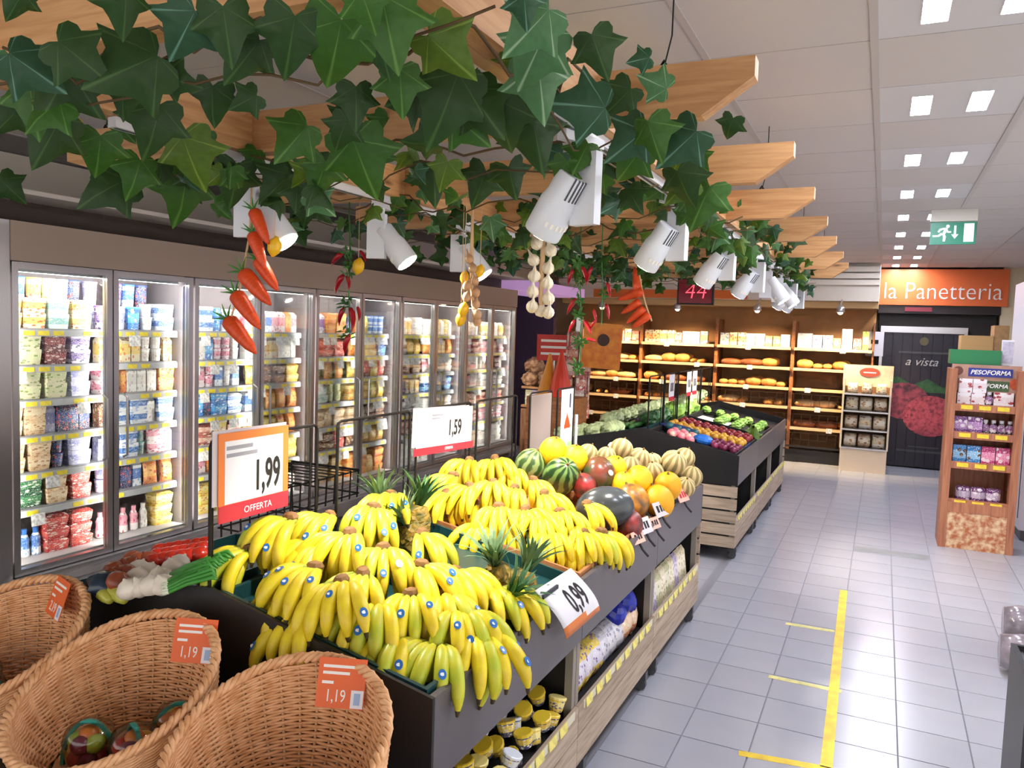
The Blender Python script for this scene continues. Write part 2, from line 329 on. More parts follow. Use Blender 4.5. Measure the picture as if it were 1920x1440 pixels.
PAL = {  # name: (words, base, band, motif)
 'cr': ('cream and yellow', 'f3e6c4', 'f0cf63', 'e0702c'), 'cg': ('cream and green', 'ece3bd', 'dfe0ae', '8aa04c'), 'te': ('pale teal', 'd7ebe6', '8fc7c6', 'f2ead0'),
 'wb': ('white and blue', 'f2f4fa', '3d74c4', '8fb6e8'), 'bl': ('bright blue', '2d7fd0', '57b4ee', 'e8f1fb'), 'nv': ('navy blue', '26345f', '3c4f8c', 'd64a48'),
 'pu': ('purple and white', 'e9e2f4', '7c5fae', '40306f'), 'la': ('lavender', 'c9c8ea', '9a9cd6', 'f1effa'), 'pk': ('pink and white', 'f6e9ea', 'ef9fb2', 'd8426a'),
 'rd': ('red', 'c92e2a', 'e5544a', 'f8ded6'), 'or': ('orange', 'e98a2c', 'f3b04d', 'c9491f'), 'ye': ('yellow', 'f2cf46', 'f7e58c', 'd98a24'), 'tn': ('tan', 'd8b58d', 'e6cdaa', 'b08052'),
 'br': ('brown', '6d3f27', '8f5c3a', 'e2cfb4'), 'gr': ('dark green', '1f5b3c', '3f8a57', 'f0f0e4'), 'wh': ('white', 'f5f2ef', 'e4ded9', 'c9b9b0'), 'mr': ('maroon', '73202a', '9c3b40', 'f1dcd3'),
 'gy': ('grey', 'a5a2a6', 'c9c6c9', '77747a'), 'ob': ('orange and blue', 'ee9a3d', '3b62ad', 'f7ead0'), 'sa': ('salami red', 'a84a3e', 'd8a08a', 'f0dccb'), 'go': ('golden', 'dba63e', 'ecc979', 'b3752a')}
KN = {'c': 'carton', 't': 'tub', 'T': 'tall tub', 'b': 'brick pack', 'g': 'pouch', 'f': 'flat tray', 'B': 'bottle'}
OBN = {'c': 'yogurt_carton', 't': 'yogurt_tub', 'T': 'tall_tub', 'b': 'brick_pack', 'g': 'food_pouch', 'f': 'flat_tray', 'B': 'small_bottle'}
DIM = {'c': (.135, .088), 't': (.08, .085), 'T': (.095, .15), 'b': (.072, .165), 'g': (.115, .165), 'f': (.15, .075), 'B': (.062, .165)}
_pm = {}
def pack_mesh(k, p):
    if (k, p) in _pm: return _pm[k, p]
    wds, a, b2, c = PAL[p]; mat = printed('print_' + p, a, b2, c); lid = M('lid_' + p, b2, .35); W, Hh = DIM[k]; g = G(); sm = False
    if k == 'c':
        w2, d = W / 2 - .003, .05
        g.add([(-d, -w2 * .86, 0), (d, -w2 * .86, 0), (d, w2 * .86, 0), (-d, w2 * .86, 0), (-d - .004, -w2, Hh * .86), (d + .004, -w2, Hh * .86), (d + .004, w2, Hh * .86), (-d - .004, w2, Hh * .86),
               (-d, -w2, Hh), (d, -w2, Hh), (d, w2, Hh), (-d, w2, Hh)], [(0, 3, 2, 1), (0, 1, 5, 4), (1, 2, 6, 5), (2, 3, 7, 6), (3, 0, 4, 7), (4, 5, 9, 8), (5, 6, 10, 9), (6, 7, 11, 10), (7, 4, 8, 11), (8, 9, 10, 11)])
    elif k in 'tT':
        r = W / 2; g.lathe([(r * .74, 0), (r * .78, .004), (r * .92, Hh * .9), (r * .99, Hh * .91), (r * .99, Hh * .965), (r * .93, Hh)], 14, mis=[0, 0, 0, 1, 1]); sm = False
    elif k == 'b':
        w2, d = W / 2 - .002, .03
        g.add([(-d, -w2, 0), (d, -w2, 0), (d, w2, 0), (-d, w2, 0), (-d, -w2, Hh * .84), (d, -w2, Hh * .84), (d, w2, Hh * .84), (-d, w2, Hh * .84), (0, -w2, Hh), (0, w2, Hh)],
              [(0, 3, 2, 1), (0, 1, 5, 4), (1, 2, 6, 5), (2, 3, 7, 6), (3, 0, 4, 7), (5, 6, 9, 8), (7, 4, 8, 9), (4, 5, 8), (6, 7, 9)])
    elif k == 'g':
        w2 = W / 2 - .003; v = []; n = 6
        for i in range(n):
            u = i / (n - 1); th = .006 + .026 * math.sin(math.pi * u) ** .6; ww = w2 * (1 - .1 * math.sin(math.pi * u))
            v += [(th, -ww * .7, u * Hh), (th * .3, -ww, u * Hh), (-th, -ww * .7, u * Hh), (-th, ww * .7, u * Hh), (th * .3, ww, u * Hh), (th, ww * .7, u * Hh)]
        f = [tuple(range(6)), tuple(range(n * 6 - 1, n * 6 - 7, -1))] + [(i * 6 + (j + 1) % 6, i * 6 + j, i * 6 + 6 + j, i * 6 + 6 + (j + 1) % 6) for i in range(n - 1) for j in range(6)]
        g.add(v, f)
    elif k == 'f':
        w2, d = W / 2 - .003, .055
        g.add([(-d * .85, -w2 * .88, 0), (d * .85, -w2 * .88, 0), (d * .85, w2 * .88, 0), (-d * .85, w2 * .88, 0), (-d, -w2, Hh * .75), (d, -w2, Hh * .75), (d, w2, Hh * .75), (-d, w2, Hh * .75),
               (-d * .7, -w2 * .75, Hh), (d * .7, -w2 * .75, Hh), (d * .7, w2 * .75, Hh), (-d * .7, w2 * .75, Hh)], [(0, 3, 2, 1), (0, 1, 5, 4), (1, 2, 6, 5), (2, 3, 7, 6), (3, 0, 4, 7), (4, 5, 9, 8), (5, 6, 10, 9), (6, 7, 11, 10), (7, 4, 8, 11), (8, 9, 10, 11)])
    else:
        r = W / 2; g.lathe([(r * .8, 0), (r * .92, .006), (r * .92, Hh * .3), (r * .8, Hh * .45), (r * .92, Hh * .62), (r * .5, Hh * .8), (r * .45, Hh * .86), (r * .5, Hh * .87), (r * .5, Hh)], 10, mis=[0, 0, 0, 0, 0, 1, 1, 1])
    _pm[k, p] = g.mesh(OBN[k], [mat, lid]); return _pm[k, p]
# rows read left to right: kind + colour + how many side by side (+ x2 / x3 = stacked)
ROWS = [
 ['c:cr:2:2 c:te:1:2 c:cr:1:2', 't:pk:1 c:cg:1:2 c:mr:1:2 c:pu:1:2', 't:gr:1:2 c:cg:2:2 c:la:1:2', 'c:tn:1:2 c:tn:1:2 b:la:1 b:nv:2', 'c:tn:2:2 t:nv:1 c:la:1:2', 't:rd:1 c:gr:1:2 c:tn:1:2 c:rd:1:2', 'B:or:2 B:wb:2 f:rd:2:3'],
 ['T:pu:1 T:la:1 T:bl:1 t:wh:1 c:wb:1:2', 'b:cr:4 t:wh:2', 'c:pk:1 b:or:1 b:wh:3 c:or:1', 'b:br:1 c:wb:2:2 b:wh:1', 'b:la:2 c:wb:1:2 t:te:1:2 c:pk:1:2', 't:la:2:2 b:nv:1 b:wb:1 g:or:1', 'B:pk:4 B:wh:1 f:ye:2:2'],
 ['c:wb:2:2 t:bl:1 b:wb:1 b:pk:1', 't:wh:1:2 b:wb:1 b:wh:1 b:bl:1 t:pk:2', 'b:pk:3 t:pk:1 b:wb:1 t:wh:1', 'f:wb:1:3 b:bl:1 b:nv:1 c:bl:1', 'f:sa:2:2 c:cr:1', 't:wh:2 b:pk:1 c:or:1', 'b:pk:2 f:ye:2:2 t:wh:1'],
 ['b:pk:1 b:or:2 b:wb:1 b:pk:2', 'b:wh:3 b:cr:2', 'g:ye:1 f:br:2:3 f:ye:1:2', 'b:wb:1 g:ye:1 g:or:2', 'f:ye:2:3 g:or:1', 'c:ye:1:2 T:wh:1 f:tn:1:3', 'f:or:2:3 b:wh:2'],
 ['b:or:2 b:pu:2 c:or:1', 'c:or:1:2 t:br:1 f:rd:2:2', 'f:go:1:2 t:gr:1:2 g:or:2', 'f:wh:1:2 f:te:1:3 t:cg:1', 'f:tn:2:3 g:tn:1', 'c:rd:1:2 f:br:2:3', 'f:tn:2:3 f:go:1:2'],
 ['T:nv:1 b:or:1 g:ye:1 t:wb:2', 'g:or:2 f:ye:1:3 c:bl:1', 'g:ye:1 g:or:1 g:rd:1 g:ye:1', 'f:go:2:3 g:ye:1', 'f:tn:1:3 g:wh:1 f:br:1:3', 'g:br:1 g:go:2', 'f:or:2:3 g:go:1'],
 ['c:wh:2:2 b:cr:2', 'f:gy:2:3 g:ye:1', 'f:br:2:3 b:sa:1', 'f:nv:2:3 b:cr:1', 'c:wh:1 f:gy:2:2', 'f:sa:2:3', 'f:wh:2:3'],
 ['b:wh:3 t:cr:2', 'g:or:2 b:go:2', 'g:pk:1 f:wh:2:3', 'f:bl:2:3 b:cr:1', 'f:wh:2:2 g:ye:1', 'f:sa:2:2', 'f:wh:1:3 f:pk:1:3'],
 ['T:wh:2 b:tn:2', 'f:sa:2:3 b:pk:1', 'b:wh:2 f:pk:1:3', 'f:pk:2:3 t:wh:1', 'f:mr:2:3 b:wh:1', 'f:sa:2:3', 'f:tn:2:2'],
 ['g:cr:2 b:wh:2', 'f:pk:2:3 b:sa:1', 'b:wh:2 f:mr:1:3', 'f:wh:2:3', 'f:sa:2:3', 'f:pk:2:3', 'f:wh:2:2']]
rp = random.Random(11)
for bi, rows_ in enumerate(ROWS):
    ci = bi // 2; H = (UN[ci + 1] - UN[ci]) / 2; ya = UN[ci] + (0 if bi % 2 == 0 else H) + .03; yb = ya + H - .05
    for si, spec in enumerate(rows_):
        z = SH[si] if si < 6 else .40
        items = []
        for tok in spec.split():
            q = tok.split(':'); items += [(q[0], q[1], {'c': 2, 't': 2, 'f': 2}.get(q[0], 1))] * int(q[2])
        # repeat the row until the shelf is full
        need = yb - ya; seq = []; used = 0; gi = 0
        while True:
            k, p, s = items[gi % len(items)] if gi < len(items) else items[rp.randrange(len(items))]
            if used + DIM[k][0] > need: break
            seq.append((k, p, s + (1 if k in 'fct' else 0) * (si == 6))); used += DIM[k][0]; gi += 1
            if len(seq) > 12: break
        gap = (need - used) / max(1, len(seq)); y = ya
        cnt = {}
        for n, (k, p, s) in enumerate(seq):
            W, Hh = DIM[k]; y += W / 2 + gap / 2
            for lv in range(s):
                if k in 'gb' and lv: break
                lab = '%s%s %s, %s from left on %s shelf of %s cooler door' % ((('top ' if lv == s - 1 else 'lowest ' if lv == 0 else ['', 'second ', 'third ', 'fourth ', 'fifth ', 'sixth '][lv]) if s > 1 else ''), PAL[p][0], KN[k], ORD[n + 1], ORD[si + 1], ORD[bi + 1])
                o = O(OBN[k], pack_mesh(k, p), None, (FX - (.195 if k != 'g' else .165) - rp.random() * .012, y + rp.uniform(-.002, .002), z + .0005 + lv * (Hh + .0005)), (0, R(-6) if k == 'g' else 0, R(rp.uniform(-4, 4)) if k not in 'cf' else 0))
                tag(o, lab, KN[k].split()[-1], 'dairy packs behind the cooler doors')
            y += W / 2 + gap / 2
# dark second row on the two topmost shelves of the first cooler
for n, (p, y) in enumerate([('nv', 2.79), ('wb', 2.95), ('cr', 3.05), ('cg', 3.14), ('te', 3.22), ('nv', 3.3), ('la', 3.42), ('pu', 3.6), ('wb', 3.7), ('nv', 3.8)]):
    tag(O('tall_tub', pack_mesh('T', p), None, (FX - .33, y, SH[0] + .152)), '%s tall tub in back row on top shelf, %s from left' % (PAL[p][0], ORD[n + 1]), 'tub', 'tubs at the back of the top shelf')
    tag(O('tall_tub', pack_mesh('T', p), None, (FX - .33, y, SH[0] + .0005)), '%s tall tub under the %s back row tub of the top shelf' % (PAL[p][0], ORD[n + 1]), 'tub', 'tubs at the back of the top shelf')

# ---------------------------------------------------------------- hanging pine pergola
m_pine = wood('pine_cross', 'd6a470', 'bb8452', 'x'); m_pine_y = wood('pine_long', 'd6a470', 'bb8452', 'y')
m_endgrain = M('pine_end_grain', 'efd3a6', .7)
PZ0, PZ1 = 2.45, 2.60
BEAM_Y = [1.26, 2.27, 3.285, 4.28, 5.29, 6.31, 7.40, 8.45]
pg = T('wooden_pergola', 'pale pine pergola with angled beam ends hanging below the ceiling', 'pergola', (-1.55, 5, PZ0))
prof = [(-1.62, .03), (-1.50, 0), (1.05, 0), (1.19, .095), (1.19, .15), (-1.62, .15)]
cb_me = G().prism(prof, -.03, .03, 'y').mesh('cross_beam', [m_pine, m_endgrain])
for p in cb_me.polygons:
    if p.normal.x > .5: p.material_index = 1
for y in BEAM_Y: O('cross_beam', cb_me, pg, (0, y - 5, 0))
for x0, x1 in ((-.9, -.79), (-2.25, -2.14)):
    for a, b in zip(BEAM_Y, BEAM_Y[1:]):
        box('long_beam', m_pine_y, x0 + 1.55, x1 + 1.55, a - 5 + .032, b - 5 - .032, .0, .14, pg)
    box('long_beam', m_pine_y, x0 + 1.55, x1 + 1.55, -4.6, BEAM_Y[0] - 5 - .032, 0, .14, pg)
m_wire = M('black_wire', '201c1a', .5, .5)
for y in BEAM_Y[1::2]:
    for x in (.95, -1.4):
        O('suspension_wire', G().tube([(x - .02, y - 5, .15), (x, y - 5, .24), (x, y - 5, CEIL - PZ0)], .0025, 5).mesh('suspension_wire', m_wire), pg)
        O('screw_eye', G().tube([(x - .03, y - 5, .152), (x - .02, y - 5, .17), (x - .01, y - 5, .152)], .006, 5).mesh('screw_eye', m_wire), pg)

# ---------------------------------------------------------------- track and spot lamps
m_white = M('lamp_white', 'e2e4ea', .35); m_lampgrey = M('lamp_grey', '4a4c52', .5)
m_disc = emitter('spot_face', 'fff4e0', 30, False)
for nm, x, y0, y1, lb in (('lamp_track', -.845, 1.9, 9.3, 'white lamp track under the aisle-side pergola beam'), ('lamp_track', -2.195, 1.7, 6.4, 'white lamp track under the cooler-side pergola beam')):
    t = T(nm, lb, 'lamp track', (x, 0, PZ0), group='lamp tracks')
    box('rail', m_white, -.018, .018, y0, y1, -.033, -.001, t); box('conductor_slot', m_lampgrey, -.006, .006, y0 + .01, y1 - .01, -.0345, -.033, t)
sd = bpy.data.lights.new('spot_beam', 'SPOT'); sd.energy = SPOT_W; sd.color = (1, .92, .8); sd.spot_size = R(75); sd.spot_blend = .6; sd.shadow_soft_size = .05
hd_prof = [(.047, -.10), (.05, -.095), (.05, -.03), (.058, .0), (.058, .10), (.056, .105)]
head_me = G().lathe(hd_prof, 20).mesh('lamp_head', m_white, False)
for p in head_me.polygons: p.use_smooth = abs(p.normal.z) < .8
slot_me = G().box(-.004, .004, -.0025, .0025, -.035, .035).mesh('vent_slot', m_lampgrey)
rim_me = G().box(-.003, .003, -.004, .004, -.008, .008).mesh('vent_slit', M('slit_light', 'fbf4e8', .4))
disc_me = G().lathe([(.05, .1055), (.05, .107)], 20).mesh('lamp_face', m_disc)
def spot(x, y, way, label, tilt=36, turn=0):                      # way: -1 aims towards the coolers, +1 towards the aisle
    t = T('track_spotlight', label, 'spotlight', (x, y, PZ0 - .034), (0, 0, R(turn) + (0 if way < 0 else math.pi)), group='track spotlights')
    O('adapter', G().box(-.017, .017, -.09, .09, -.028, 0).mesh('adapter', m_white), t)
    O('joint', G().cyl((0, 0, -.06), (0, 0, -.026), .012, n=10).mesh('joint', m_white), t)
    O('driver_box', G().box(-.02, .07, -.016, .016, -.265, -.055).mesh('driver_box', m_white), t)
    hd = O('lamp_head', head_me, t, (-.055, -.03, -.2))
    hd.rotation_euler = Matrix.Rotation(R(tilt), 4, 'Y').to_euler(); hd.rotation_euler = (Matrix.Rotation(R(tilt), 4, 'Y') @ Matrix.Rotation(math.pi, 4, 'X')).to_euler()
    O('yoke', G().cyl((-.015, 0, -.18), (-.04, -.02, -.19), .02, n=8).mesh('yoke', m_white), t)
    for j in range(6):
        a = R(-38 + 15 * j); O('vent_slot', slot_me, hd, (.0475 * math.cos(a), .0475 * math.sin(a), -.065), (0, 0, a))
    for j in range(7):
        a = R(-50 + 17 * j); O('vent_slit', rim_me, hd, (.0575 * math.cos(a), .0575 * math.sin(a), .055), (0, 0, a))
    O('lamp_face', disc_me, hd)
    l = bpy.data.objects.new('spot_beam', sd); col.objects.link(l); l.parent = hd; l.location = (0, 0, .125); l.rotation_euler = (math.pi, 0, 0)
    return t
for n, (y, way) in enumerate([(2.22, -1), (3.36, -1), (4.55, -1), (5.75, -1), (6.5, 1), (7.25, 1), (8.0, -1), (8.75, -1)]):
    spot(-.845, y, way, '%s white track spotlight along the aisle-side pergola beam' % (['nearest largest', 'second', 'third', 'fourth', 'fifth', 'sixth', 'seventh', 'eighth'][n]), turn=-18 if way < 0 else 0)
for n, (y, lb) in enumerate([(2.3, 'lit track spotlight left of the hanging carrots'), (3.15, 'lit track spotlight beside the red chili string'), (3.95, 'lit track spotlight left of the shorter garlic braid')]):
    spot(-2.195, y, 1, lb, 40, 12)

# ---------------------------------------------------------------- ivy
def leaf_mat(key, a, vein, rough=.5):
    m = bpy.data.materials.new(key); m.use_nodes = True; nt = m.node_tree; b = nt.nodes['Principled BSDF']; N = nt.nodes.new; L = nt.links.new
    b.inputs['Roughness'].default_value = rough; b.inputs['Specular IOR Level'].default_value = .3
    tc = N('ShaderNodeTexCoord'); sp = N('ShaderNodeSeparateXYZ'); L(tc.outputs['Object'], sp.inputs[0])
    an = N('ShaderNodeMath'); an.operation = 'ARCTAN2'; L(sp.outputs[0], an.inputs[0]); L(sp.outputs[1], an.inputs[1])
    ml = N('ShaderNodeMath'); ml.operation = 'MULTIPLY'; ml.inputs[1].default_value = 3.2; L(an.outputs[0], ml.inputs[0])
    sn = N('ShaderNodeMath'); sn.operation = 'SINE'; L(ml.outputs[0], sn.inputs[0]); ab = N('ShaderNodeMath'); ab.operation = 'ABSOLUTE'; L(sn.outputs[0], ab.inputs[0])
    mr = N('ShaderNodeMapRange'); mr.inputs[1].default_value = .0; mr.inputs[2].default_value = .13; L(ab.outputs[0], mr.inputs[0])
    no = N('ShaderNodeTexNoise'); no.inputs['Scale'].default_value = 7; L(tc.outputs['Object'], no.inputs[0])
    x1 = N('ShaderNodeMix'); x1.data_type = 'RGBA'; x1.inputs[6].default_value = tuple(q * .62 for q in lin(a)[:3]) + (1,); x1.inputs[7].default_value = lin(a); L(no.outputs[0], x1.inputs[0])
    x2 = N('ShaderNodeMix'); x2.data_type = 'RGBA'; x2.inputs[6].default_value = lin(vein); L(mr.outputs[0], x2.inputs[0]); L(x1.outputs[2], x2.inputs[7])
    L(x2.outputs[2], b.inputs['Base Color'])
    return m
LM = [leaf_mat('ivy_dark', '2a4a1c', '43622f'), leaf_mat('ivy_mid', '3a661f', '5c843c'), leaf_mat('ivy_yellow_green', '56741f', '7a923a'), leaf_mat('ivy_pale', '4f7c4c', '93b08a'), leaf_mat('ivy_teal', '2f5638', '66907a')]
half = [(.0, .0), (.1, -.1), (.24, -.16), (.4, -.1), (.44, .04), (.4, .14), (.5, .24), (.66, .36), (.5, .42), (.34, .46), (.26, .58), (.16, .78), (.0, 1.02)]
def leaf_mesh(mi, cup, curl, name='leaf'):
    out = [(x, y) for x, y in half] + [(-x, y) for x, y in half[-2:0:-1]]
    def z(x, y): return -cup * abs(x) * .8 + curl * (y - .3) ** 2 * (1 if y > .3 else .4)
    inner = [(x * .5, .28 + (y - .28) * .5) for x, y in out]
    v = [(0, .28, z(0, .28))] + [(x, y, z(x, y)) for x, y in inner] + [(x, y, z(x, y) * 1.25 - .05 * (abs(x) > .3)) for x, y in out]; n = len(out)
    f = [(0, 1 + i, 1 + (i + 1) % n) for i in range(n)] + [(1 + i, 1 + n + i, 1 + n + (i + 1) % n, 1 + (i + 1) % n) for i in range(n)]
    v = [(x, y - .0, q) for x, y, q in v]
    return G().add(v, f).mesh(name, LM[mi], True)
LEAF = [[leaf_mesh(mi, c, k) for c, k in ((.3, -.25), (.55, -.1), (.1, -.5))] for mi in range(5)]
ri = random.Random(21)
def put_leaf(parent, p, size, ang=0, shade=None, flat=.6, face=None):
    """leaf hanging at p: tip points down turned by ang (image-wise), blade roughly facing `face` with a random lean"""
    me = LEAF[shade if shade is not None else ri.choices(range(5), (5, 5, 2, 1, 2))[0]][ri.randrange(3)]
    fz = face if face is not None else (CAM - p).normalized()
    fz = (Vector(fz) + Vector((ri.uniform(-flat, flat), ri.uniform(-flat, flat), ri.uniform(-flat, flat) - .1))).normalized()
    dn = Vector((0, 0, -1)); rt = fz.cross(dn); 
    if rt.length < .05: rt = Vector((1, 0, 0))
    rt.normalize(); dn = rt.cross(fz).normalized()
    a = R(ang) + (ri.uniform(-.5, .5)); tip = dn * math.cos(a) - rt * math.sin(a)
    xx = tip.cross(fz).normalized(); zz = xx.cross(tip).normalized()
    mw = Matrix(((xx.x, tip.x, zz.x), (xx.y, tip.y, zz.y), (xx.z, tip.z, zz.z)))
    o = O('leaf', me, parent, p - tip * size * .4, mw.to_euler(), size)
    return o
m_vine = M('vine_stem', '5a4424', .7)
def vine(parent, pts, r=.004):
    P = []
    for a, b in zip(pts, pts[1:]):
        a, b = Vector(a), Vector(b)
        for k in range(8):
            u = k / 8; P.append(a.lerp(b, u) + Vector((ri.uniform(-.03, .03), ri.uniform(-.03, .03), ri.uniform(-.03, .03) - .05 * math.sin(math.pi * u))))
    P.append(Vector(pts[-1])); O('vine_stem', G().tube(P, r, 5).mesh('vine_stem', m_vine, True), parent)
def garland(label, pts, n, spread, zr, sizes):
    t = T('ivy_garland', label, 'ivy', group='ivy garlands on the pergola')
    vine(t, pts); vine(t, [(Vector(p) + Vector((.05, .05, -.06))) for p in pts], .003)
    seg = [(Vector(b) - Vector(a)).length for a, b in zip(pts, pts[1:])]; tot = sum(seg)
    for k in range(n):
        s = ri.random() * tot; i = 0
        while s > seg[i]: s -= seg[i]; i += 1
        a, b = Vector(pts[i]), Vector(pts[i + 1]); p = a.lerp(b, s / seg[i])
        p = p + Vector((ri.gauss(0, spread), ri.gauss(0, spread), ri.uniform(*zr)))
        if p.y < .75: continue
        put_leaf(t, p, ri.uniform(*sizes), ri.uniform(-70, 70), flat=.75)
garland('long ivy garland along the aisle-side pergola beam above the spotlights', [(-.84, 1.5, 2.48), (-.9, 3, 2.46), (-.8, 5, 2.47), (-.85, 7, 2.46), (-.85, 8.9, 2.45)], 210, .1, (-.16, .1), (.065, .12))
garland('long ivy garland along the cooler-side pergola beam near the carrots', [(-2.2, 2.0, 2.48), (-2.2, 3, 2.47), (-2.2, 5, 2.47), (-2.2, 8, 2.46)], 125, .12, (-.2, .08), (.07, .12))
for n, y in enumerate(BEAM_Y):
    garland('ivy garland wound round the %s pergola cross beam from the camera' % ORD[n + 1], [(-3.05, y - .05, 2.47), (-2.2, y - .06, 2.45), (-1.5, y - .06, 2.43), (-.7, y - .05, 2.46)], 4 if n == 0 else 26 if n == 1 else 56, .06, (-.2 if n < 5 else -.08, .1), (.06, .115))
nt_ = T('ivy_garland', 'nearest ivy garland with the largest leaves at the top of the picture', 'ivy', group='ivy garlands on the pergola')
vine(nt_, [(-1.9, 1.2, 2.44), (-1.3, 1.25, 2.4), (-.8, 1.35, 2.42), (-.65, 1.7, 2.42)])
BIG = [(30, 8, 70, 0, 0), (235, 22, 95, 10, 0), (345, 62, 115, 15, 4), (425, 60, 110, 10, 0), (460, 110, 110, 25, 0), (545, 82, 125, 5, 0), (628, 98, 150, 0, 1), (728, 52, 140, 15, 1), (690, 20, 90, 0, 1), (840, 103, 120, -75, 2),
 (995, 55, 120, 30, 3), (985, 20, 70, 0, 4), (1000, 110, 125, 45, 3), (1122, 100, 90, -5, 0), (1015, 168, 115, 0, 3), (1092, 198, 115, 70, 4), (838, 195, 150, 0, 0), (752, 168, 90, 0, 1), (668, 196, 80, -10, 0), (552, 264, 95, 10, 1),
 (398, 195, 85, 30, 0), (460, 190, 60, 40, 0), (240, 128, 150, 40, 0), (150, 110, 110, -50, 0), (60, 130, 110, -60, 4), (105, 175, 130, 10, 0), (60, 195, 110, -30, 1), (92, 262, 110, 5, 0), (15, 225, 70, 40, 0), (290, 240, 110, 0, 0), (230, 190, 70, 0, 0),
 (358, 300, 110, 5, 2), (345, 365, 110, 0, 1), (680, 310, 130, 0, 1), (905, 205, 115, -30, 0), (945, 235, 110, 10, 0), (1008, 270, 110, 0, 0), (878, 240, 90, -25, 1), (900, 350, 80, 0, 0), (200, 355, 100, 30, 0), (185, 290, 90, 0, 1), (255, 330, 80, 10, 1), (440, 345, 90, 0, 0),
 (600, 335, 85, 0, 1), (815, 345, 80, 0, 0), (960, 340, 75, 0, 0), (1178, 270, 95, 30, 4), (1275, 275, 100, 20, 4), (1225, 260, 85, -20, 1), (1282, 352, 85, 0, 0), (1315, 385, 95, 20, 1), (1228, 156, 62, 95, 3), (1200, 112, 45, 95, 4), (1368, 240, 50, 10, 0), (20, 355, 60, -30, 0),
 (520, 350, 80, 10, 0), (640, 250, 70, 20, 0), (1180, 310, 80, 10, 1), (790, 270, 70, 60, 0), (720, 110, 70, 0, 0)]
for px, py, sz, ang, sh in BIG:
    z = 2.34 if py < 220 else 2.32
    p = at(px, py, z=z); d = (p - CAM).dot(CW)
    if d > 3.2: p = at(px, py, d=3.2); d = 3.2
    put_leaf(nt_, p, sz * d / F_PX, ang, sh, .35)

# ---------------------------------------------------------------- vegetables hanging from the pergola
m_carrot = M('carrot_skin', 'e8501c', .45, var=.2, scale=30, stretch=(1, 1, 6)); m_cgreen = M('carrot_green', '4a8a3a', .5, var=.3); m_string = M('jute_string', 'd9b48a', .8)
def along(a, b): return (Vector(b) - Vector(a)).to_track_quat('Z', 'Y').to_euler()
car_me = G().lathe([(.004, -.002), (.02, 0), (.026, .012), (.026, .05), (.022, .11), (.016, .17), (.008, .2), (.003, .215)], 12).mesh('root', m_carrot, True)
def tuft_mesh():
    g = G()
    for k in range(6):
        a = k * 1.05; g.tube([(0, 0, 0), (.015 * math.cos(a), .015 * math.sin(a), -.03), (.035 * math.cos(a), .035 * math.sin(a), -.055)], [.003, .004, .001], 5)
    return g.mesh('leaf_tuft', m_cgreen)
tuft_me = tuft_mesh()
D0 = BEAM_Y[1]
def up(p): return Vector((p.x, p.y, PZ0 + .002))
t = T('carrot_string', 'string of orange carrots hanging before the milk cooler', 'carrots')
O('string', G().tube([up(at(470, 300, y=D0)), at(470, 330, y=D0), at(472, 360, y=D0), at(468, 440, y=D0), at(450, 540, y=D0), at(432, 600, y=D0)], .004, 6).mesh('string', m_string), t)
for k, (a, b) in enumerate([((476, 395), (503, 458)), ((474, 438), (497, 505)), ((484, 488), (521, 545)), ((456, 512), (508, 572)), ((442, 552), (488, 617)), ((428, 600), (480, 663))]):
    dd = D0 - .03 + .02 * (k % 3); p, q = at(*a, y=dd), at(*b, y=dd)
    c = O('carrot', car_me, t, p, along(p, q), Vector((1.45, 1.45, 1)) * (q - p).length / .215); O('leaf_tuft', tuft_me, c)
m_chili = M('chili_red', 'a51220', .25); chil_me = G().tube([(0, 0, 0), (.004, 0, .02), (.003, 0, .05), (-.006, 0, .08), (-.022, 0, .11)], [.006, .011, .010, .007, .001], 8).mesh('chili', m_chili, True)
m_stemg = M('stem_green', '3f7a34', .5, var=.3)
def sprig(n, r):
    g = G()
    for k in range(n):
        a = k * 2.4; z = -r * .9 * k / n; d = Vector((math.cos(a), math.sin(a), .3 * math.sin(3 * a))) * r
        c, s = Vector((-math.sin(a), math.cos(a), 0)) * r * .22, Vector((0, 0, z))
        g.add([s, s + d * .5 + c, s + d, s + d * .5 - c], [(0, 1, 2, 3)])
    return g.mesh('leaf_sprig', m_stemg)
spr_me = sprig(9, .045)
def chili_string(label, d, line, chilies, sprigs, cat='chili string'):
    t = T('chili_string', label, cat, group='chili strings under the pergola')
    O('string', G().tube([up(at(*line[0], y=d))] + [at(x, y, y=d) for x, y in line], .004, 6).mesh('string', m_stemg), t)
    for k, (a, b) in enumerate(chilies):
        p, q = at(*a, y=d - .02 * (k % 2)), at(*b, y=d - .02 * (k % 2)); O('chili', chil_me, t, p, along(p, q), Vector((1.3, 1.3, 1)) * (q - p).length / .11)
    for x, y in sprigs: O('leaf_sprig', spr_me, t, at(x, y, y=d - .01), (ri.random(), ri.random(), ri.random() * 6))
chili_string('red chili string hanging left of the middle cooler doors', BEAM_Y[2], [(655, 405), (657, 470), (654, 550), (656, 630)],
 [((642, 475), (615, 498)), ((675, 470), (690, 492)), ((645, 515), (622, 550)), ((650, 517), (658, 545)), ((646, 577), (630, 610)), ((657, 577), (666, 622)), ((670, 575), (677, 603)), ((656, 627), (640, 665))],
 [(655, 455), (655, 470), (655, 490), (657, 510), (642, 565), (655, 560), (643, 618), (650, 625)])
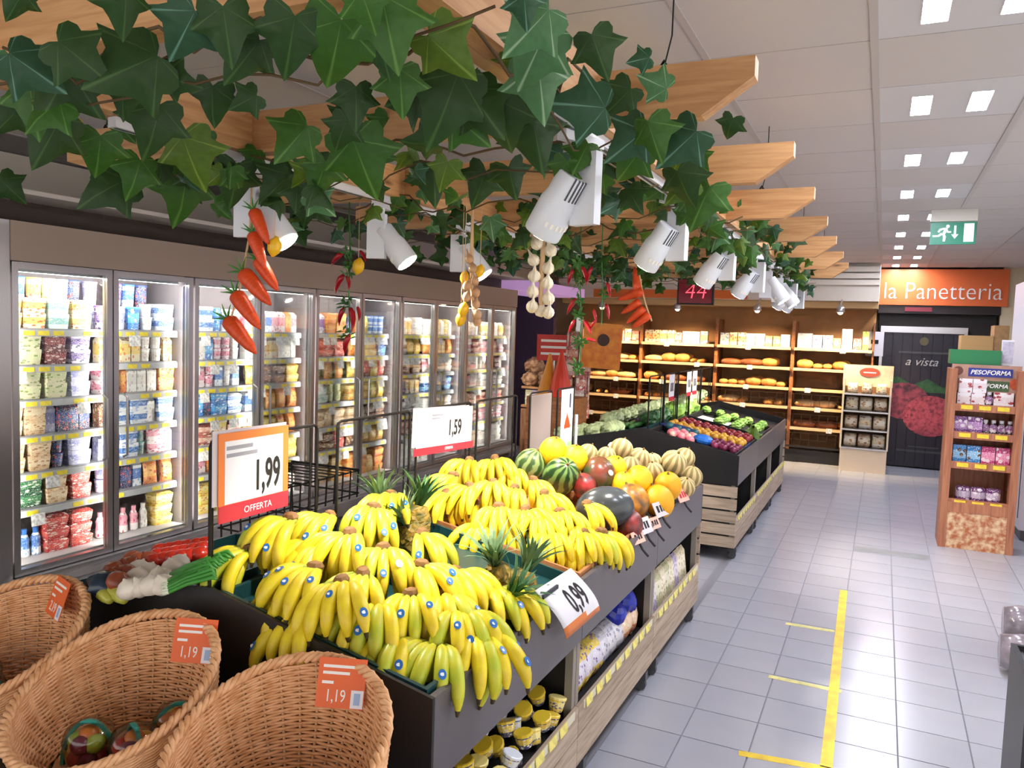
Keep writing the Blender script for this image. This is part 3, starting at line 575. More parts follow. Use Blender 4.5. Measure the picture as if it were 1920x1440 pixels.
chili_string('leafy chili string hanging in front of the red snack display', BEAM_Y[3], [(1088, 470), (1088, 540), (1090, 600), (1086, 690)],
 [((1075, 505), (1062, 535)), ((1092, 500), (1104, 535)), ((1080, 560), (1060, 590)), ((1078, 600), (1064, 625)), ((1095, 600), (1112, 628)), ((1100, 635), (1122, 640))],
 [(1085, 490), (1090, 520), (1080, 535), (1085, 560), (1090, 590), (1084, 585), (1085, 630), (1080, 640), (1092, 636), (1082, 680), (1088, 690)])
chili_string('chili and rope string hanging right of the leafy chili string', BEAM_Y[3], [(1128, 480), (1130, 540), (1128, 610)],
 [((1110, 500), (1098, 530)), ((1138, 530), (1146, 560)), ((1136, 570), (1144, 600)), ((1112, 580), (1120, 606)), ((1118, 600), (1104, 618))],
 [(1128, 500), (1135, 545)])
m_garlic = M('garlic_skin', 'e9dcc4', .5, var=.12, scale=40); m_shallot = M('shallot_skin', 'c79a72', .45, var=.25, scale=30)
bulb = [(.002, -.026), (.014, -.025), (.024, -.012), (.026, .0), (.02, .014), (.009, .022), (.005, .034), (.003, .05)]
gar_me = G().lathe(bulb, 32, lobes=8, depth=.16).mesh('bulb', m_garlic, True); sha_me = G().lathe([(r * .86, z) for r, z in bulb], 12).mesh('bulb', m_shallot, True)
t = T('garlic_braid', 'longer braid of garlic bulbs with pale lowest heads', 'garlic', group='garlic braids')
O('braid', G().tube([up(at(1020, 440, y=BEAM_Y[2])), at(1020, 440, y=BEAM_Y[2]), at(1016, 500, y=BEAM_Y[2]), at(1014, 560, y=BEAM_Y[2]), at(1016, 590, y=BEAM_Y[2])], [.004, .012, .012, .012, .012], 8).mesh('braid', m_string), t)
for k, (x, y) in enumerate([(1006, 456), (1032, 469), (1000, 487), (1028, 502), (1002, 517), (1026, 530), (999, 546), (1028, 559), (998, 574), (1014, 582), (1028, 585)]):
    O('garlic_bulb', gar_me, t, at(x, y, y=BEAM_Y[2] - .03 + .03 * (k % 2)), (ri.uniform(-.5, .5), ri.uniform(-.5, .5), ri.random() * 6), 1.08 + .1 * ri.random())
t = T('garlic_braid', 'shorter braid of brownish shallots hanging by the lemons', 'garlic', group='garlic braids')
O('braid', G().tube([up(at(884, 480, y=BEAM_Y[2])), at(884, 480, y=BEAM_Y[2]), at(885, 540, y=BEAM_Y[2]), at(890, 600, y=BEAM_Y[2])], [.004, .01, .01, .01], 8).mesh('braid', m_string), t)
for k, (x, y) in enumerate([(886, 502), (890, 526), (876, 535), (892, 548), (875, 556), (892, 570), (894, 588), (895, 602), (880, 485)]):
    O('shallot_bulb', sha_me, t, at(x, y, y=BEAM_Y[2] - .03 + .03 * (k % 2)), (ri.uniform(-.5, .5), ri.uniform(-.5, .5), ri.random() * 6), .95)
m_lemon = M('lemon_skin', 'f2bb22', .4, bump=.2, scale=90)
lem_me = G().lathe([(.003, -.042), (.01, -.036), (.024, -.02), (.028, 0), (.024, .02), (.01, .034), (.004, .04)], 14).mesh('lemon', m_lemon, True)
for x, y, d, lb, s in [(515, 462, 2.27, 'yellow lemon hanging right of the carrot string', .95), (672, 499, 3.285, 'yellow lemon hanging right of the red chili string', 1.1), (869, 580, 3.25, 'uppermost yellow lemon left of the shallot braid', .9), (864, 598, 3.27, 'lowest yellow lemon left of the shallot braid', .9),
                       (871, 520, 3.3, 'orange-yellow lemon half hidden by the top of the shallot braid', .8), (900, 508, 3.3, 'pale lemon right of the top of the shallot braid', .8), (148, 235, 2.25, 'small yellow lemon among the ivy above the first cooler', .7)]:
    t = T('hanging_lemon', lb, 'lemon', at(x, y, y=d), group='lemons among the garlands')
    O('fruit', lem_me, t, (0, 0, 0), (0, R(15), 0), s); O('string', G().cyl((0, 0, .03), (0, 0, max(.05, PZ0 + .002 - at(x, y, y=d).z)), .0015, n=5).mesh('string', m_string), t)
t = T('carrot_string', 'bunch of pale orange carrots hanging before the bread shelves', 'carrots')
for k, (a, b) in enumerate([((1205, 545), (1158, 562)), ((1200, 565), (1165, 588)), ((1208, 578), (1175, 606)), ((1218, 590), (1185, 615)), ((1195, 545), (1190, 500))]):
    p, q = at(*a, y=5.29), at(*b, y=5.29); c = O('carrot', car_me, t, p, along(p, q), Vector((1.5, 1.5, 1)) * (q - p).length / .215)
O('string', G().tube([up(at(1195, 490, y=5.29)), at(1195, 490, y=5.29), at(1204, 545, y=5.29), at(1212, 575, y=5.29), at(1222, 602, y=5.29)], .006, 6).mesh('string', m_string), t)

# ---------------------------------------------------------------- produce islands
m_blk = M('stand_black', '1d1a1b', .5); m_fas = M('fascia_grey', '5c575b', .35, var=.08, scale=3); m_post = M('post_greige', '8d8479', .5)
m_plank = wood('crate_plank', 'b8a490', '988470', 'y', .6, 4, False); m_plank_x = wood('crate_plank_end', 'b8a490', '988470', 'x', .6, 4, False)
m_teal = M('teal_crate', '173f42', .4); m_cast = M('castor_grey', '4a4a4e', .4)
XR, XC, XL = -1.0, -1.8, -2.6
def surf(x): return .855 + .19 * min(XR - x, x - XL)
strip_tag = G().box(0, .003, -.035, .035, -.018, .018).mesh('price_tag', M('pale_yellow_tag', 'efe07a', .5, var=.25, scale=25))
wheel_me = G().tube([(0, -.012, .03), (0, .012, .03)], .03, 14).mesh('castor_wheel', m_cast)
def island_unit(label, y0, y1, near_end=False, far_end=False, group=''):
    t = T('produce_stand', label, 'produce stand', (XC, (y0 + y1) / 2, 0), group=group); H = (y1 - y0) / 2 - .002; W = .8
    def p(name, mat, x0, x1, a, b, z0, z1, par=None): return box(name, mat, x0, x1, a, b, z0, z1, par or t)
    for s in (1, -1):
        f = p('fascia', m_fas, min(s * (W - .02), s * W), max(s * (W - .02), s * W), -H, H, .628, .873)
        O('deck', G().add([(s * (W - .02), -H, .80), (s * (W - .02), H, .80), (s * .02, H, .955), (s * .02, -H, .955), (s * (W - .02), -H, .775), (s * (W - .02), H, .775), (s * .02, H, .93), (s * .02, -H, .93)],
            [(0, 1, 2, 3), (7, 6, 5, 4), (0, 4, 5, 1), (1, 5, 6, 2), (2, 6, 7, 3), (3, 7, 4, 0)]).mesh('deck', m_blk), t)
        for k in range(2): p('plank', m_plank, min(s * (W - .016), s * W), max(s * (W - .016), s * W), -H, H, .112 + .126 * k, .232 + .126 * k)
        for a in (-H, H - .036): p('post', m_post, min(s * (W - .05), s * (W - .018)), max(s * (W - .05), s * (W - .018)), a, a + .034, .10, .628)
        for a in (-H + .1, H - .1):
            c = O('castor', G().box(-.03, .03, -.02, .02, .055, .1).mesh('castor_bracket', m_cast), t, (s * (W - .03), a, 0)); O('castor_wheel', wheel_me, c)
    p('ridge_bar', m_blk, -.02, .02, -H, H, .90, 1.0)
    p('inner_wall', m_blk, -.3, -.28, -H, H, .1, .9); p('inner_wall', m_blk, .28, .3, -H, H, .1, .9); p('crate_floor', m_blk, -W + .02, W - .02, -H, H, .10, .14)
    st = p('price_strip', M('strip_pale', 'd8d2b8', .5), W, W + .004, -H + .05, H - .05, .33, .362)
    a = -H + .1
    while a < H - .06: O('price_tag', strip_tag, st, (.0045, a, .018), (0, R(-8), 0)); a += .1 + .05 * rc.random()
    out = [(-W, .628), (W, .628), (W, .873), (.02, 1.03), (-.02, 1.03), (-W, .873)]
    for on, yy in ((near_end, -H - .012), (far_end, H)):
        if on:
            O('end_panel', G().prism(out, yy, yy + .012, 'y').mesh('end_panel', m_blk), t)
            for k in range(5): p('end_plank', m_plank_x, -W, W, yy - .002, yy + .012, .112 + .104 * k, .2 + .104 * k)
            p('end_backing', m_blk, -W + .01, W - .01, yy + .012, yy + .016, .1, .628)
    p('partition', m_blk, .3, W - .02, H - .01, H, .14, .8)
    return t
U1 = [1.72, 2.85, 3.98, 5.08]; U2 = [6.5, 7.63, 8.76, 9.89]
for k in range(3):
    island_unit(['nearest produce stand, heaped with large greenish bananas', 'middle stand of the near island, with ripe bananas', 'stand of the near island holding melons'][k], U1[k], U1[k + 1], k == 0, k == 2, 'near produce island')
    island_unit(['near stand of the far island with plums and apples', 'middle stand of the far island with lettuce', 'farthest produce stand of the far island before the bread shelves'][k], U2[k], U2[k + 1], k == 0, k == 2, 'far produce island')
def heap(px, py, h):                                              # point at height h over the sloping deck, seen at a pixel
    d = .7
    while d < 13:
        p = at(px, py, d=d)
        if XL - .3 < p.x < XR + .35 and p.z < surf(p.x) + h: return p
        if p.z < .5: return p
        d += .01
    return p

# ---- bananas
m_ban = M('banana_yellow', 'f2dc2a', .42, var=.12, scale=16, dark='e2c42a', randcol=.06); m_bang = M('banana_green', 'b4c836', .42, var=.3, scale=9, dark='dccb2c', randcol=.06)
m_neck = M('banana_neck', 'a9b33a', .5, var=.3, scale=20); m_tip = M('banana_tip', '4a3a1c', .7); m_crown = M('banana_crown', '8a6234', .7, var=.3, scale=40)
m_stk = M('sticker_blue', '2c6fc0', .3); m_stkw = M('sticker_white', 'eef3f8', .3)
def banana_mesh(mat, Rr, sweep):
    n = 15; P = []; rad = []; mis = []
    for i in range(n):
        u = i / (n - 1); th = sweep * max(0, (u - .06)) / .94
        P.append((.018 + Rr * math.sin(th) if u > .03 else .0, 0, Rr * (math.cos(th) - 1)))
        rad.append([.0065, .0085, .012, .0165, .0192, .0205, .0212, .0215, .0212, .0205, .0192, .0168, .0125, .007, .004][i])
        mis.append(1 if i < 2 else 2 if i >= 13 else 0)
    return G().tube(P, rad, 7, mis=mis).mesh('banana', [mat, m_neck, m_tip], True)
BAN = [[banana_mesh(m, r, s) for r, s in ((.118, 1.75), (.13, 1.55), (.105, 1.95))] for m in (m_ban, m_bang)]
st_me = G().lathe([(.0105, 0), (.0105, .0012)], 12, sx=1.25).mesh('sticker', m_stk); stw_me = G().lathe([(.0045, 0), (.0045, .0006)], 8, sy=1.5).mesh('sticker_mark', m_stkw)
crown_me = G().lathe([(.008, -.012), (.018, -.006), (.02, .006), (.014, .018), (.006, .022)], 8).mesh('crown', m_crown)
rb = random.Random(5)
PRI = 0
def bunch(p, az, n, green, label, sc=1.04, stickers=.4):
    t = T('banana_bunch', label, 'bananas', p, (R(rb.uniform(-6, 6)), R(rb.uniform(-4, 12)), R(az)), group='bunches of bananas')
    O('crown', crown_me, t, (0, 0, 0), (0, 0, rb.random() * 6), (1.15, 1.5, 1))
    for row in range(2):
        k = n if row == 0 else max(2, n - 2)
        for i in range(k):
            fan = (i - (k - 1) / 2) * (14 if row == 0 else 17) + rb.uniform(-4, 4); g = 1 if rb.random() < green else 0; v = rb.randrange(3)
            o = O('banana', BAN[g][v], t, (0, .013 * (i - (k - 1) / 2), -.004 - row * .016), (R(rb.uniform(-5, 5)), R(rb.uniform(-16, -2) + (26 if row else 0)), R(fan)), sc * rb.uniform(.94, 1.08) * (1 if row == 0 else .9))
            if row == 0 and rb.random() < stickers:
                Rr = (.118, .13, .105)[v]; th = rb.uniform(.7, 1.15)
                s = O('sticker', st_me, o, (.018 + (Rr + .021) * math.sin(th), 0, Rr * (math.cos(th) - 1) + .021 * math.cos(th)), (0, th, rb.uniform(-.3, .3)))
                O('sticker_mark', stw_me, o, (.018 + (Rr + .0222) * math.sin(th), 0, Rr * (math.cos(th) - 1) + .0222 * math.cos(th)), (0, th, .4))
    return t
NB = [(470, 1030, -115, 5, .10, .15), (545, 972, -100, 5, .19, .1), (560, 1105, -105, 5, .05, .15), (655, 1000, -85, 6, .19, .1), (618, 968, -90, 5, .17, 0), (700, 952, -60, 5, .19, .4), (732, 928, -75, 5, .17, .6), (640, 1090, -70, 5, .14, 0), (718, 1028, -65, 6, .16, .2),
      (790, 1060, -20, 5, .15, .1), (790, 1000, -30, 4, .13, .4), (700, 1128, -80, 6, .10, .55), (852, 1072, -15, 4, .11, 0), (866, 1143, -40, 6, .10, .7), (815, 1203, -80, 6, .05, .9), (930, 1103, -25, 5, .08, .1), (770, 1115, -60, 4, .11, .3), (890, 1185, -35, 5, .06, .5), (600, 1020, -110, 5, .14, 0), (585, 1150, -95, 4, .03, .2), (745, 1190, -90, 5, .04, .6), (590, 1065, -95, 5, .12, 0), (680, 1075, -75, 5, .14, .1), (830, 1115, -45, 5, .1, .3)]
FB = [(850, 892, -105, 5, .15, .1), (880, 864, -90, 5, .19, .1), (928, 860, -65, 6, .19, .1), (838, 925, -115, 5, .12, 0), (888, 945, -95, 4, .06, 0), (935, 950, -75, 5, .13, 0), (985, 955, -60, 6, .12, 0), (1020, 925, -35, 5, .13, 0), (1075, 985, -50, 5, .1, .1),
      (1095, 1000, -50, 6, .1, .1), (1030, 1000, -65, 5, .08, 0), (1100, 945, -20, 4, .13, 0), (965, 915, -70, 4, .14, .1), (1128, 998, -30, 5, .08, .1), (1050, 960, -45, 5, .13, .2), (905, 985, -90, 4, .05, 0), (955, 985, -70, 4, .06, 0), (880, 912, -95, 5, .15, 0), (925, 905, -75, 5, .16, .1), (960, 880, -60, 4, .16, .1), (1010, 970, -60, 5, .11, 0), (1060, 1012, -55, 5, .07, 0), (1000, 900, -40, 4, .14, .1)]
W1 = ['at the far left edge of the near heap, drooping left', 'high on the left of the near heap with long bananas', 'low on the left corner of the near heap', 'high in the middle of the near heap', 'at the back left of the near heap', 'at the back of the near heap beside the pineapple leaves', 'topmost of the near heap, upright and green-tinged',
      'in the middle of the near heap with one wide banana', 'in the centre right of the near heap', 'on the right of the near heap lying sideways', 'small, behind the right side of the near heap', 'in the lower middle of the near heap, green-tinged', 'at the right edge of the near heap by the pineapples', 'with brown crown and greenest fruit at lower right of the near heap',
      'lowest front one of the near heap, mostly green', 'beside the curled paper price sign', 'tucked into the centre of the near heap', 'just under the greenest bunch at the corner of the near heap', 'in the left middle of the near heap', 'hanging over the teal crate edge at left', 'hanging over the teal crate edge in front', 'filling the left middle below the long bananas', 'filling the centre behind the wide banana', 'above the greenest bunch at the right of the near heap']
for n, (x, y, az, k, h, g) in enumerate(NB): bunch(heap(x, y, h), az, k, g, 'yellow banana bunch ' + W1[n], 1.06, .45)
W2 = ['upper left', 'second from left at the top', 'right of the top', 'leftmost', 'lower left', 'left centre', 'centre', 'upper right', 'right front', 'lowest front', 'lower centre', 'right edge by the melons', 'upper centre', 'lower right corner', 'middle right', 'bottom left', 'bottom centre', 'inner left', 'inner top', 'back right of the top', 'inner centre', 'front between the lowest two', 'beneath the watermelons']
for n, (x, y, az, k, h, g) in enumerate(FB): bunch(heap(x, y, h), az, k, g, 'ripe banana bunch of the second heap, %s' % W2[n], .95, .0)
# teal crates the bananas lie in, brown cardboard under the pineapples
def crate(label, y0, y1, x0, x1, mat):
    t = T('produce_crate', label, 'crate', (0, 0, 0), group='open produce crates'); hh = .022
    def wl(a, b, c, d):                                           # wall following the slope
        v = []
        for x, y in ((a, c), (b, c), (b, d), (a, d)): v.append((x, y, surf(x) - .03))
        for x, y in ((a, c), (b, c), (b, d), (a, d)): v.append((x, y, surf(x) + hh))
        return G().add(v, [(0, 3, 2, 1), (4, 5, 6, 7), (0, 1, 5, 4), (1, 2, 6, 5), (2, 3, 7, 6), (3, 0, 4, 7)])
    for a, b, c, d in ((x0, x1, y0, y0 + .012), (x0, x1, y1 - .012, y1), (x0, x0 + .012, y0 + .012, y1 - .012), (x1 - .012, x1, y0 + .012, y1 - .012)): O('crate_side', wl(a, b, c, d).mesh('crate_side', mat), t)
    v = [(x, y, surf(x) - .03 + q) for q in (0, .006) for x, y in ((x0, y0), (x1, y0), (x1, y1), (x0, y1))]
    O('crate_bottom', G().add(v, [(0, 3, 2, 1), (4, 5, 6, 7), (0, 1, 5, 4), (1, 2, 6, 5), (2, 3, 7, 6), (3, 0, 4, 7)]).mesh('crate_bottom', mat), t)
m_card = M('brown_cardboard', 'b5784a', .8, var=.12, scale=12)
crate('teal plastic crate under the near bananas', 1.73, 2.28, -1.76, -1.03, m_teal)
crate('teal plastic crate beside the first, under bananas and pineapples', 2.29, 2.84, -1.76, -1.03, m_teal)
crate('brown cardboard tray under the second banana heap', 2.88, 3.97, -1.76, -1.03, m_card)

# ---- pineapples
m_pine_b = M('pineapple_skin', 'a8852f', .6, var=.5, scale=38, bump=.6, dark='5a5a24'); m_pine_l = M('pineapple_leaf', '6d8a5e', .5, var=.3, scale=10, dark='46653f'); m_pine_l2 = M('pineapple_leaf_dark', '3c6b38', .5, var=.3, scale=10)
def pine_body():
    g = G(); n = 20; rows = 13; v = []
    for i in range(rows + 1):
        u = i / rows; z = .17 * u; r = .062 * math.sin(math.pi * (.12 + .78 * u)) ** .55
        for j in range(n): a = 2 * math.pi * (j + .5 * (i % 2)) / n; q = r * (1 + (.07 if (j + i // 2) % 2 == i % 2 else -.04)); v.append((q * math.cos(a), q * math.sin(a), z))
    f = [(i * n + j, i * n + (j + 1) % n, (i + 1) * n + (j + 1) % n, (i + 1) * n + j) for i in range(rows) for j in range(n)] + [tuple(range(n))[::-1], tuple(rows * n + j for j in range(n))]
    return g.add(v, f).mesh('fruit', m_pine_b)
pb_me = pine_body()
def blade(L):
    v = []; k = 6
    for i in range(k):
        u = i / (k - 1); w_ = .012 * (1 - u) ** .7 + .0004; x = L * (.16 * u + .30 * u * u); z = L * u * (1 - .25 * u)
        v += [(x, -w_, z), (x - .004 * (1 - u), 0, z), (x, w_, z)]
    return G().add(v, [(i * 3 + j, i * 3 + 1 + j, i * 3 + 4 + j, i * 3 + 3 + j) for i in range(k - 1) for j in (0, 1)])
BL = [[blade(l).mesh('leaf', m) for l in (.12, .16, .2)] for m in (m_pine_l, m_pine_l2)]
def pineapple(label, p, q, mi=0, sc=1.0):                        # p = foot of the leaf crown, q = direction the crown points
    q = Vector(q).normalized(); t = T('pineapple', label, 'pineapple', p, q.to_track_quat('Z', 'Y').to_euler(), group='pineapples')
    O('fruit', pb_me, t, (0, 0, -.165 * sc), (0, 0, 0), sc)
    for k in range(26):
        u = k / 25; a = k * 2.4
        O('leaf', BL[mi][2 if u < .5 else 1 if u < .8 else 0], t, (.008 * math.cos(a), .008 * math.sin(a), .01 * u), (0, R((1 - u) * 34 - 12), a), sc)
pineapple('pineapple with a pale upright leaf crown, left of the price sign', heap(930, 1062, .12), (-.1, -.25, .9), 0)
pineapple('pineapple with a bushy crown just behind the price sign', heap(985, 1072, .11), (.2, .35, .85), 0, 1.05)
pineapple('pineapple with a dark green crown touching the price sign', heap(950, 1122, .07), (.6, .1, .6), 1, .9)
pineapple('pineapple at the back between both banana heaps, crown leaning left', heap(765, 985, .1), (-.35, -.2, .8), 0)
pineapple('pineapple with green-tipped crown at the back by the sign frame', heap(785, 950, .16), (.1, .2, .9), 1)
pineapple('pineapple half hidden behind the topmost bananas', heap(715, 945, .12), (-.3, .2, .9), 0)

# ---- melons
def stripes(key, a, b, n, rough=.35, noise=.6):
    if key in _mats: return _mats[key]
    m = bpy.data.materials.new(key); m.use_nodes = True; nt = m.node_tree; bb = nt.nodes['Principled BSDF']; N = nt.nodes.new; L = nt.links.new; bb.inputs['Roughness'].default_value = rough
    tc = N('ShaderNodeTexCoord'); sp = N('ShaderNodeSeparateXYZ'); L(tc.outputs['Object'], sp.inputs[0]); an = N('ShaderNodeMath'); an.operation = 'ARCTAN2'; L(sp.outputs[0], an.inputs[0]); L(sp.outputs[1], an.inputs[1])
    no = N('ShaderNodeTexNoise'); no.inputs['Scale'].default_value = 18; L(tc.outputs['Object'], no.inputs[0])
    ad = N('ShaderNodeMath'); ad.operation = 'MULTIPLY_ADD'; ad.inputs[1].default_value = noise; L(no.outputs[0], ad.inputs[0]); L(an.outputs[0], ad.inputs[2])
    ml = N('ShaderNodeMath'); ml.operation = 'MULTIPLY'; ml.inputs[1].default_value = n; L(ad.outputs[0], ml.inputs[0]); sn = N('ShaderNodeMath'); sn.operation = 'SINE'; L(ml.outputs[0], sn.inputs[0])
    mr = N('ShaderNodeMapRange'); mr.inputs[1].default_value = -.3; mr.inputs[2].default_value = .4; L(sn.outputs[0], mr.inputs[0])
    mx = N('ShaderNodeMix'); mx.data_type = 'RGBA'; mx.inputs[6].default_value = lin(a); mx.inputs[7].default_value = lin(b); L(mr.outputs[0], mx.inputs[0]); L(mx.outputs[2], bb.inputs['Base Color']); _mats[key] = m; return m
m_hon = M('honeydew_skin', 'f4bf12', .5, bump=.3, scale=14); m_hon2 = M('honeydew_orange', 'f2a90e', .5, bump=.3, scale=14)
m_can = stripes('cantaloupe_net', '8f7f4c', 'd3b884', 10, .7, .25); m_wat = stripes('watermelon_rind', '1f3f1c', '6f8f4a', 9, .3); m_wat2 = stripes('watermelon_pale_rind', '3f5a2a', '93a768', 10, .35)
m_redg = M('red_green_rind', '7a3a2c', .25, var=.8, scale=9, dark='2f4a2c'); m_dkg = M('grey_dark_rind', '42464a', .22, var=.3, scale=5); m_redn = M('red_net_rind', 'a2302e', .35, var=.5, scale=22, dark='4a3230'); m_mot = M('mottled_melon', 'd98f26', .35, var=.8, scale=14, dark='6a4a2c')
def ball(rx, rz, n=22, k=13, lobes=0, dep=0): return [(max(.001, rx * math.sin(math.pi * i / (k - 1))), -rz * math.cos(math.pi * i / (k - 1))) for i in range(k)]
hon_me = [G().lathe(ball(.078, .088), 20).mesh('fruit', m) for m in (m_hon, m_hon2)]
can_me = G().lathe(ball(.07, .068, k=13), 40, lobes=10, depth=.07).mesh('fruit', m_can)
def mel(m, r, rz): return G().lathe(ball(r, rz), 24).mesh('fruit', m)
MM = {'w': mel(m_wat, .085, .11), 'v': mel(m_wat2, .085, .095), 'r': mel(m_redg, .085, .095), 'd': mel(m_dkg, .098, .13), 'n': mel(m_redn, .07, .08), 'm': mel(m_mot, .082, .09), 'y': hon_me[0], 'o': hon_me[1], 'c': can_me}
for me in MM.values(): me.polygons.foreach_set('use_smooth', [True] * len(me.polygons))
nub = G().lathe([(.009, 0), (.006, .006), (.005, .014)], 8).mesh('stalk', M('stalk_brown', '7a6234', .8))
TOP = {'w': .11, 'v': .095, 'r': .095, 'd': .13, 'n': .08, 'm': .09, 'y': .088, 'o': .088, 'c': .068}
ML = [('y', 1037, 848, .21, 1, 'yellow melon topmost at the left of the melon heap'), ('y', 1077, 862, .2, .95, 'yellow melon second from left at the top of the melon heap'), ('v', 994, 872, .12, 1, 'pale striped watermelon at the left end of the melon heap'), ('w', 1051, 893, .12, 1.12, 'dark striped watermelon just above the banana tips'),
 ('r', 1123, 891, .15, 1.08, 'red and green round melon with white sticker'), ('y', 1152, 878, .19, .85, 'yellow melon peeking out behind the red and green melon'), ('y', 1197, 902, .15, 1.0, 'yellow melon in the middle of the heap between cantaloupes'), ('o', 1252, 912, .12, 1.0, 'orange-yellow melon next to the pink price card'), ('o', 1235, 940, .08, 1.05, 'lowest and most orange melon at the front fascia'),
 ('y', 1168, 908, .14, .8, 'small yellow melon between the red melons'), ('m', 1186, 940, .09, 1.05, 'mottled orange and brown melon in the front row'), ('d', 1134, 953, .1, 1.1, 'large dark grey watermelon leaning on the ripe bananas'), ('n', 1180, 983, .05, .95, 'red netted melon lying behind the small price cards'), ('n', 1096, 912, .1, .9, 'red melon hidden between bananas and watermelon'),
 ('c', 1165, 843, .23, 1.0, 'cantaloupe on crumpled white paper, topmost at the back'), ('c', 1137, 856, .18, .85, 'cantaloupe left of the topmost cantaloupe'), ('c', 1198, 861, .2, 1.0, 'cantaloupe right of the topmost cantaloupe'), ('c', 1181, 877, .18, .95, 'cantaloupe behind the middle yellow melon'), ('c', 1224, 866, .17, .8, 'small cantaloupe in the back row centre'),
 ('c', 1225, 886, .15, .9, 'cantaloupe just left of the striped cantaloupe pair'), ('c', 1263, 868, .19, 1.15, 'large clearly ribbed cantaloupe at the upper right of the heap'), ('c', 1283, 859, .17, 1.0, 'cantaloupe behind the large ribbed one'), ('c', 1296, 894, .11, 1.0, 'pale cantaloupe at the right end of the heap'), ('c', 1284, 913, .08, .9, 'cantaloupe lowest at the right end, against the fascia'), ('c', 1102, 851, .2, .85, 'cantaloupe behind the two topmost yellow melons')]
for k, x, y, h, s, lb in ML:
    t = T('watermelon' if k in 'wvd' else 'melon', lb, 'melon', heap(x, y, h), group='melons on the near island')
    rot = (R(rb.uniform(-25, 25)), R(rb.uniform(-30, 30) + (70 if k in 'wd' else 0)), rb.random() * 6)
    f = O('fruit', MM[k], t, (0, 0, 0), rot, s); O('stalk', nub, f, (0, 0, TOP[k] - .003))
    if k == 'r': O('sticker', G().lathe([(.016, 0), (.016, .001)], 12).mesh('sticker', m_stkw), t, (.075 * s, -.045 * s, .03), (R(60), 0, R(60)))

# ---------------------------------------------------------------- sign frames on the ridge, price signs
m_txt = M('print_black', '1b1718', .5); m_red = M('sign_red', 'cf2740', .4); m_org = M('sign_orange', 'e8813a', .45); m_paper = M('sign_paper', 'eceaf0', .5); m_wtxt = M('print_white', 'f6f2ee', .5); m_gtxt = M('print_grey', '9a9aa6', .5); m_pvc = M('clear_sleeve', 'c9bfc4', .25)
def marks(parent, mat, rows, name='print_line'):                  # small print too fine to read: one bar per line
    for r_ in rows: box(name, mat, *r_, parent)
def frame(label, y0, y1, ztop=1.475, zb=.99, x=XC):
    t = T('sign_frame', label, 'sign frame', (x, y0, zb), group='wire sign frames on the produce islands'); w_, h = y1 - y0, ztop - zb
    O('loop', G().tube([(0, 0, 0), (0, 0, h - .02), (0, .006, h - .006), (0, .02, h), (0, w_ - .02, h), (0, w_ - .006, h - .006), (0, w_, h - .02), (0, w_, 0)], .0055, 6).mesh('loop', m_wire), t)
    O('back_leg', G().tube([(-.012, .02, 0), (-.012, .02, h - .01)], .004, 6).mesh('back_leg', m_wire), t); O('back_leg', G().tube([(-.012, w_ - .02, 0), (-.012, w_ - .02, h - .01)], .004, 6).mesh('back_leg', m_wire), t)
    O('foot', G().box(-.015, .015, -.01, w_ + .01, -.006, .006).mesh('foot', m_blk), t)
    return t
FR = [(1.725, 2.215), (2.33, 2.82), (2.875, 3.365), (3.43, 3.9), (4.08, 4.4), (4.5, 4.78)]
FL = ['around the orange bordered 1,99 sign', 'empty between both offer signs', 'around the 1,59 sign', 'empty before the blank board', 'around the grey blank board', 'around the peach poster']
for (a, b), lb in zip(FR, FL): frame('black wire sign frame of the near island, ' + lb, a, b)
# 1,99
t = T('price_sign', 'orange bordered offer sign reading 1,99', 'price sign', (XC + .012, 1.742, 1.222))
box('board', m_org, 0, .004, 0, .305, .0, .27, t); box('sheet', m_paper, .004, .005, .024, .278, .05, .245, t); box('offer_band', m_red, .004, .0055, 0, .305, -.005, .048, t); box('sleeve', m_pvc, -.003, -.001, -.02, .3, .05, .28, t)
lettering('1,99', .135, m_txt, t, (.006, .205, .118), FACE_X, xs=.52, bold=.003); lettering('OFFERTA', .03, m_wtxt, t, (.006, .165, .02), FACE_X)
marks(t, m_gtxt, [(.005, .0055, .03, .14, .217, .229), (.005, .0055, .03, .16, .194, .206)]); None
# 1,59
t = T('price_sign', 'white offer sign reading 1,59 with a red band', 'price sign', (XC + .012, 2.85, 1.285), (R(-2.5), 0, 0))
box('sheet', m_paper, 0, .003, 0, .5, .025, .195, t); box('offer_band', m_red, .003, .0045, -.02, .52, -.008, .024, t); box('sleeve', m_pvc, -.003, -.001, -.03, .47, .03, .2, t)
lettering('1,59', .1, m_txt, t, (.004, .33, .098), FACE_X, xs=.75, bold=.002); lettering('OFFERTA', .018, m_wtxt, t, (.005, .28, .008), FACE_X); marks(t, m_gtxt, [(.003, .0035, .12, .22, .16, .168), (.003, .0035, .12, .19, .146, .153)])
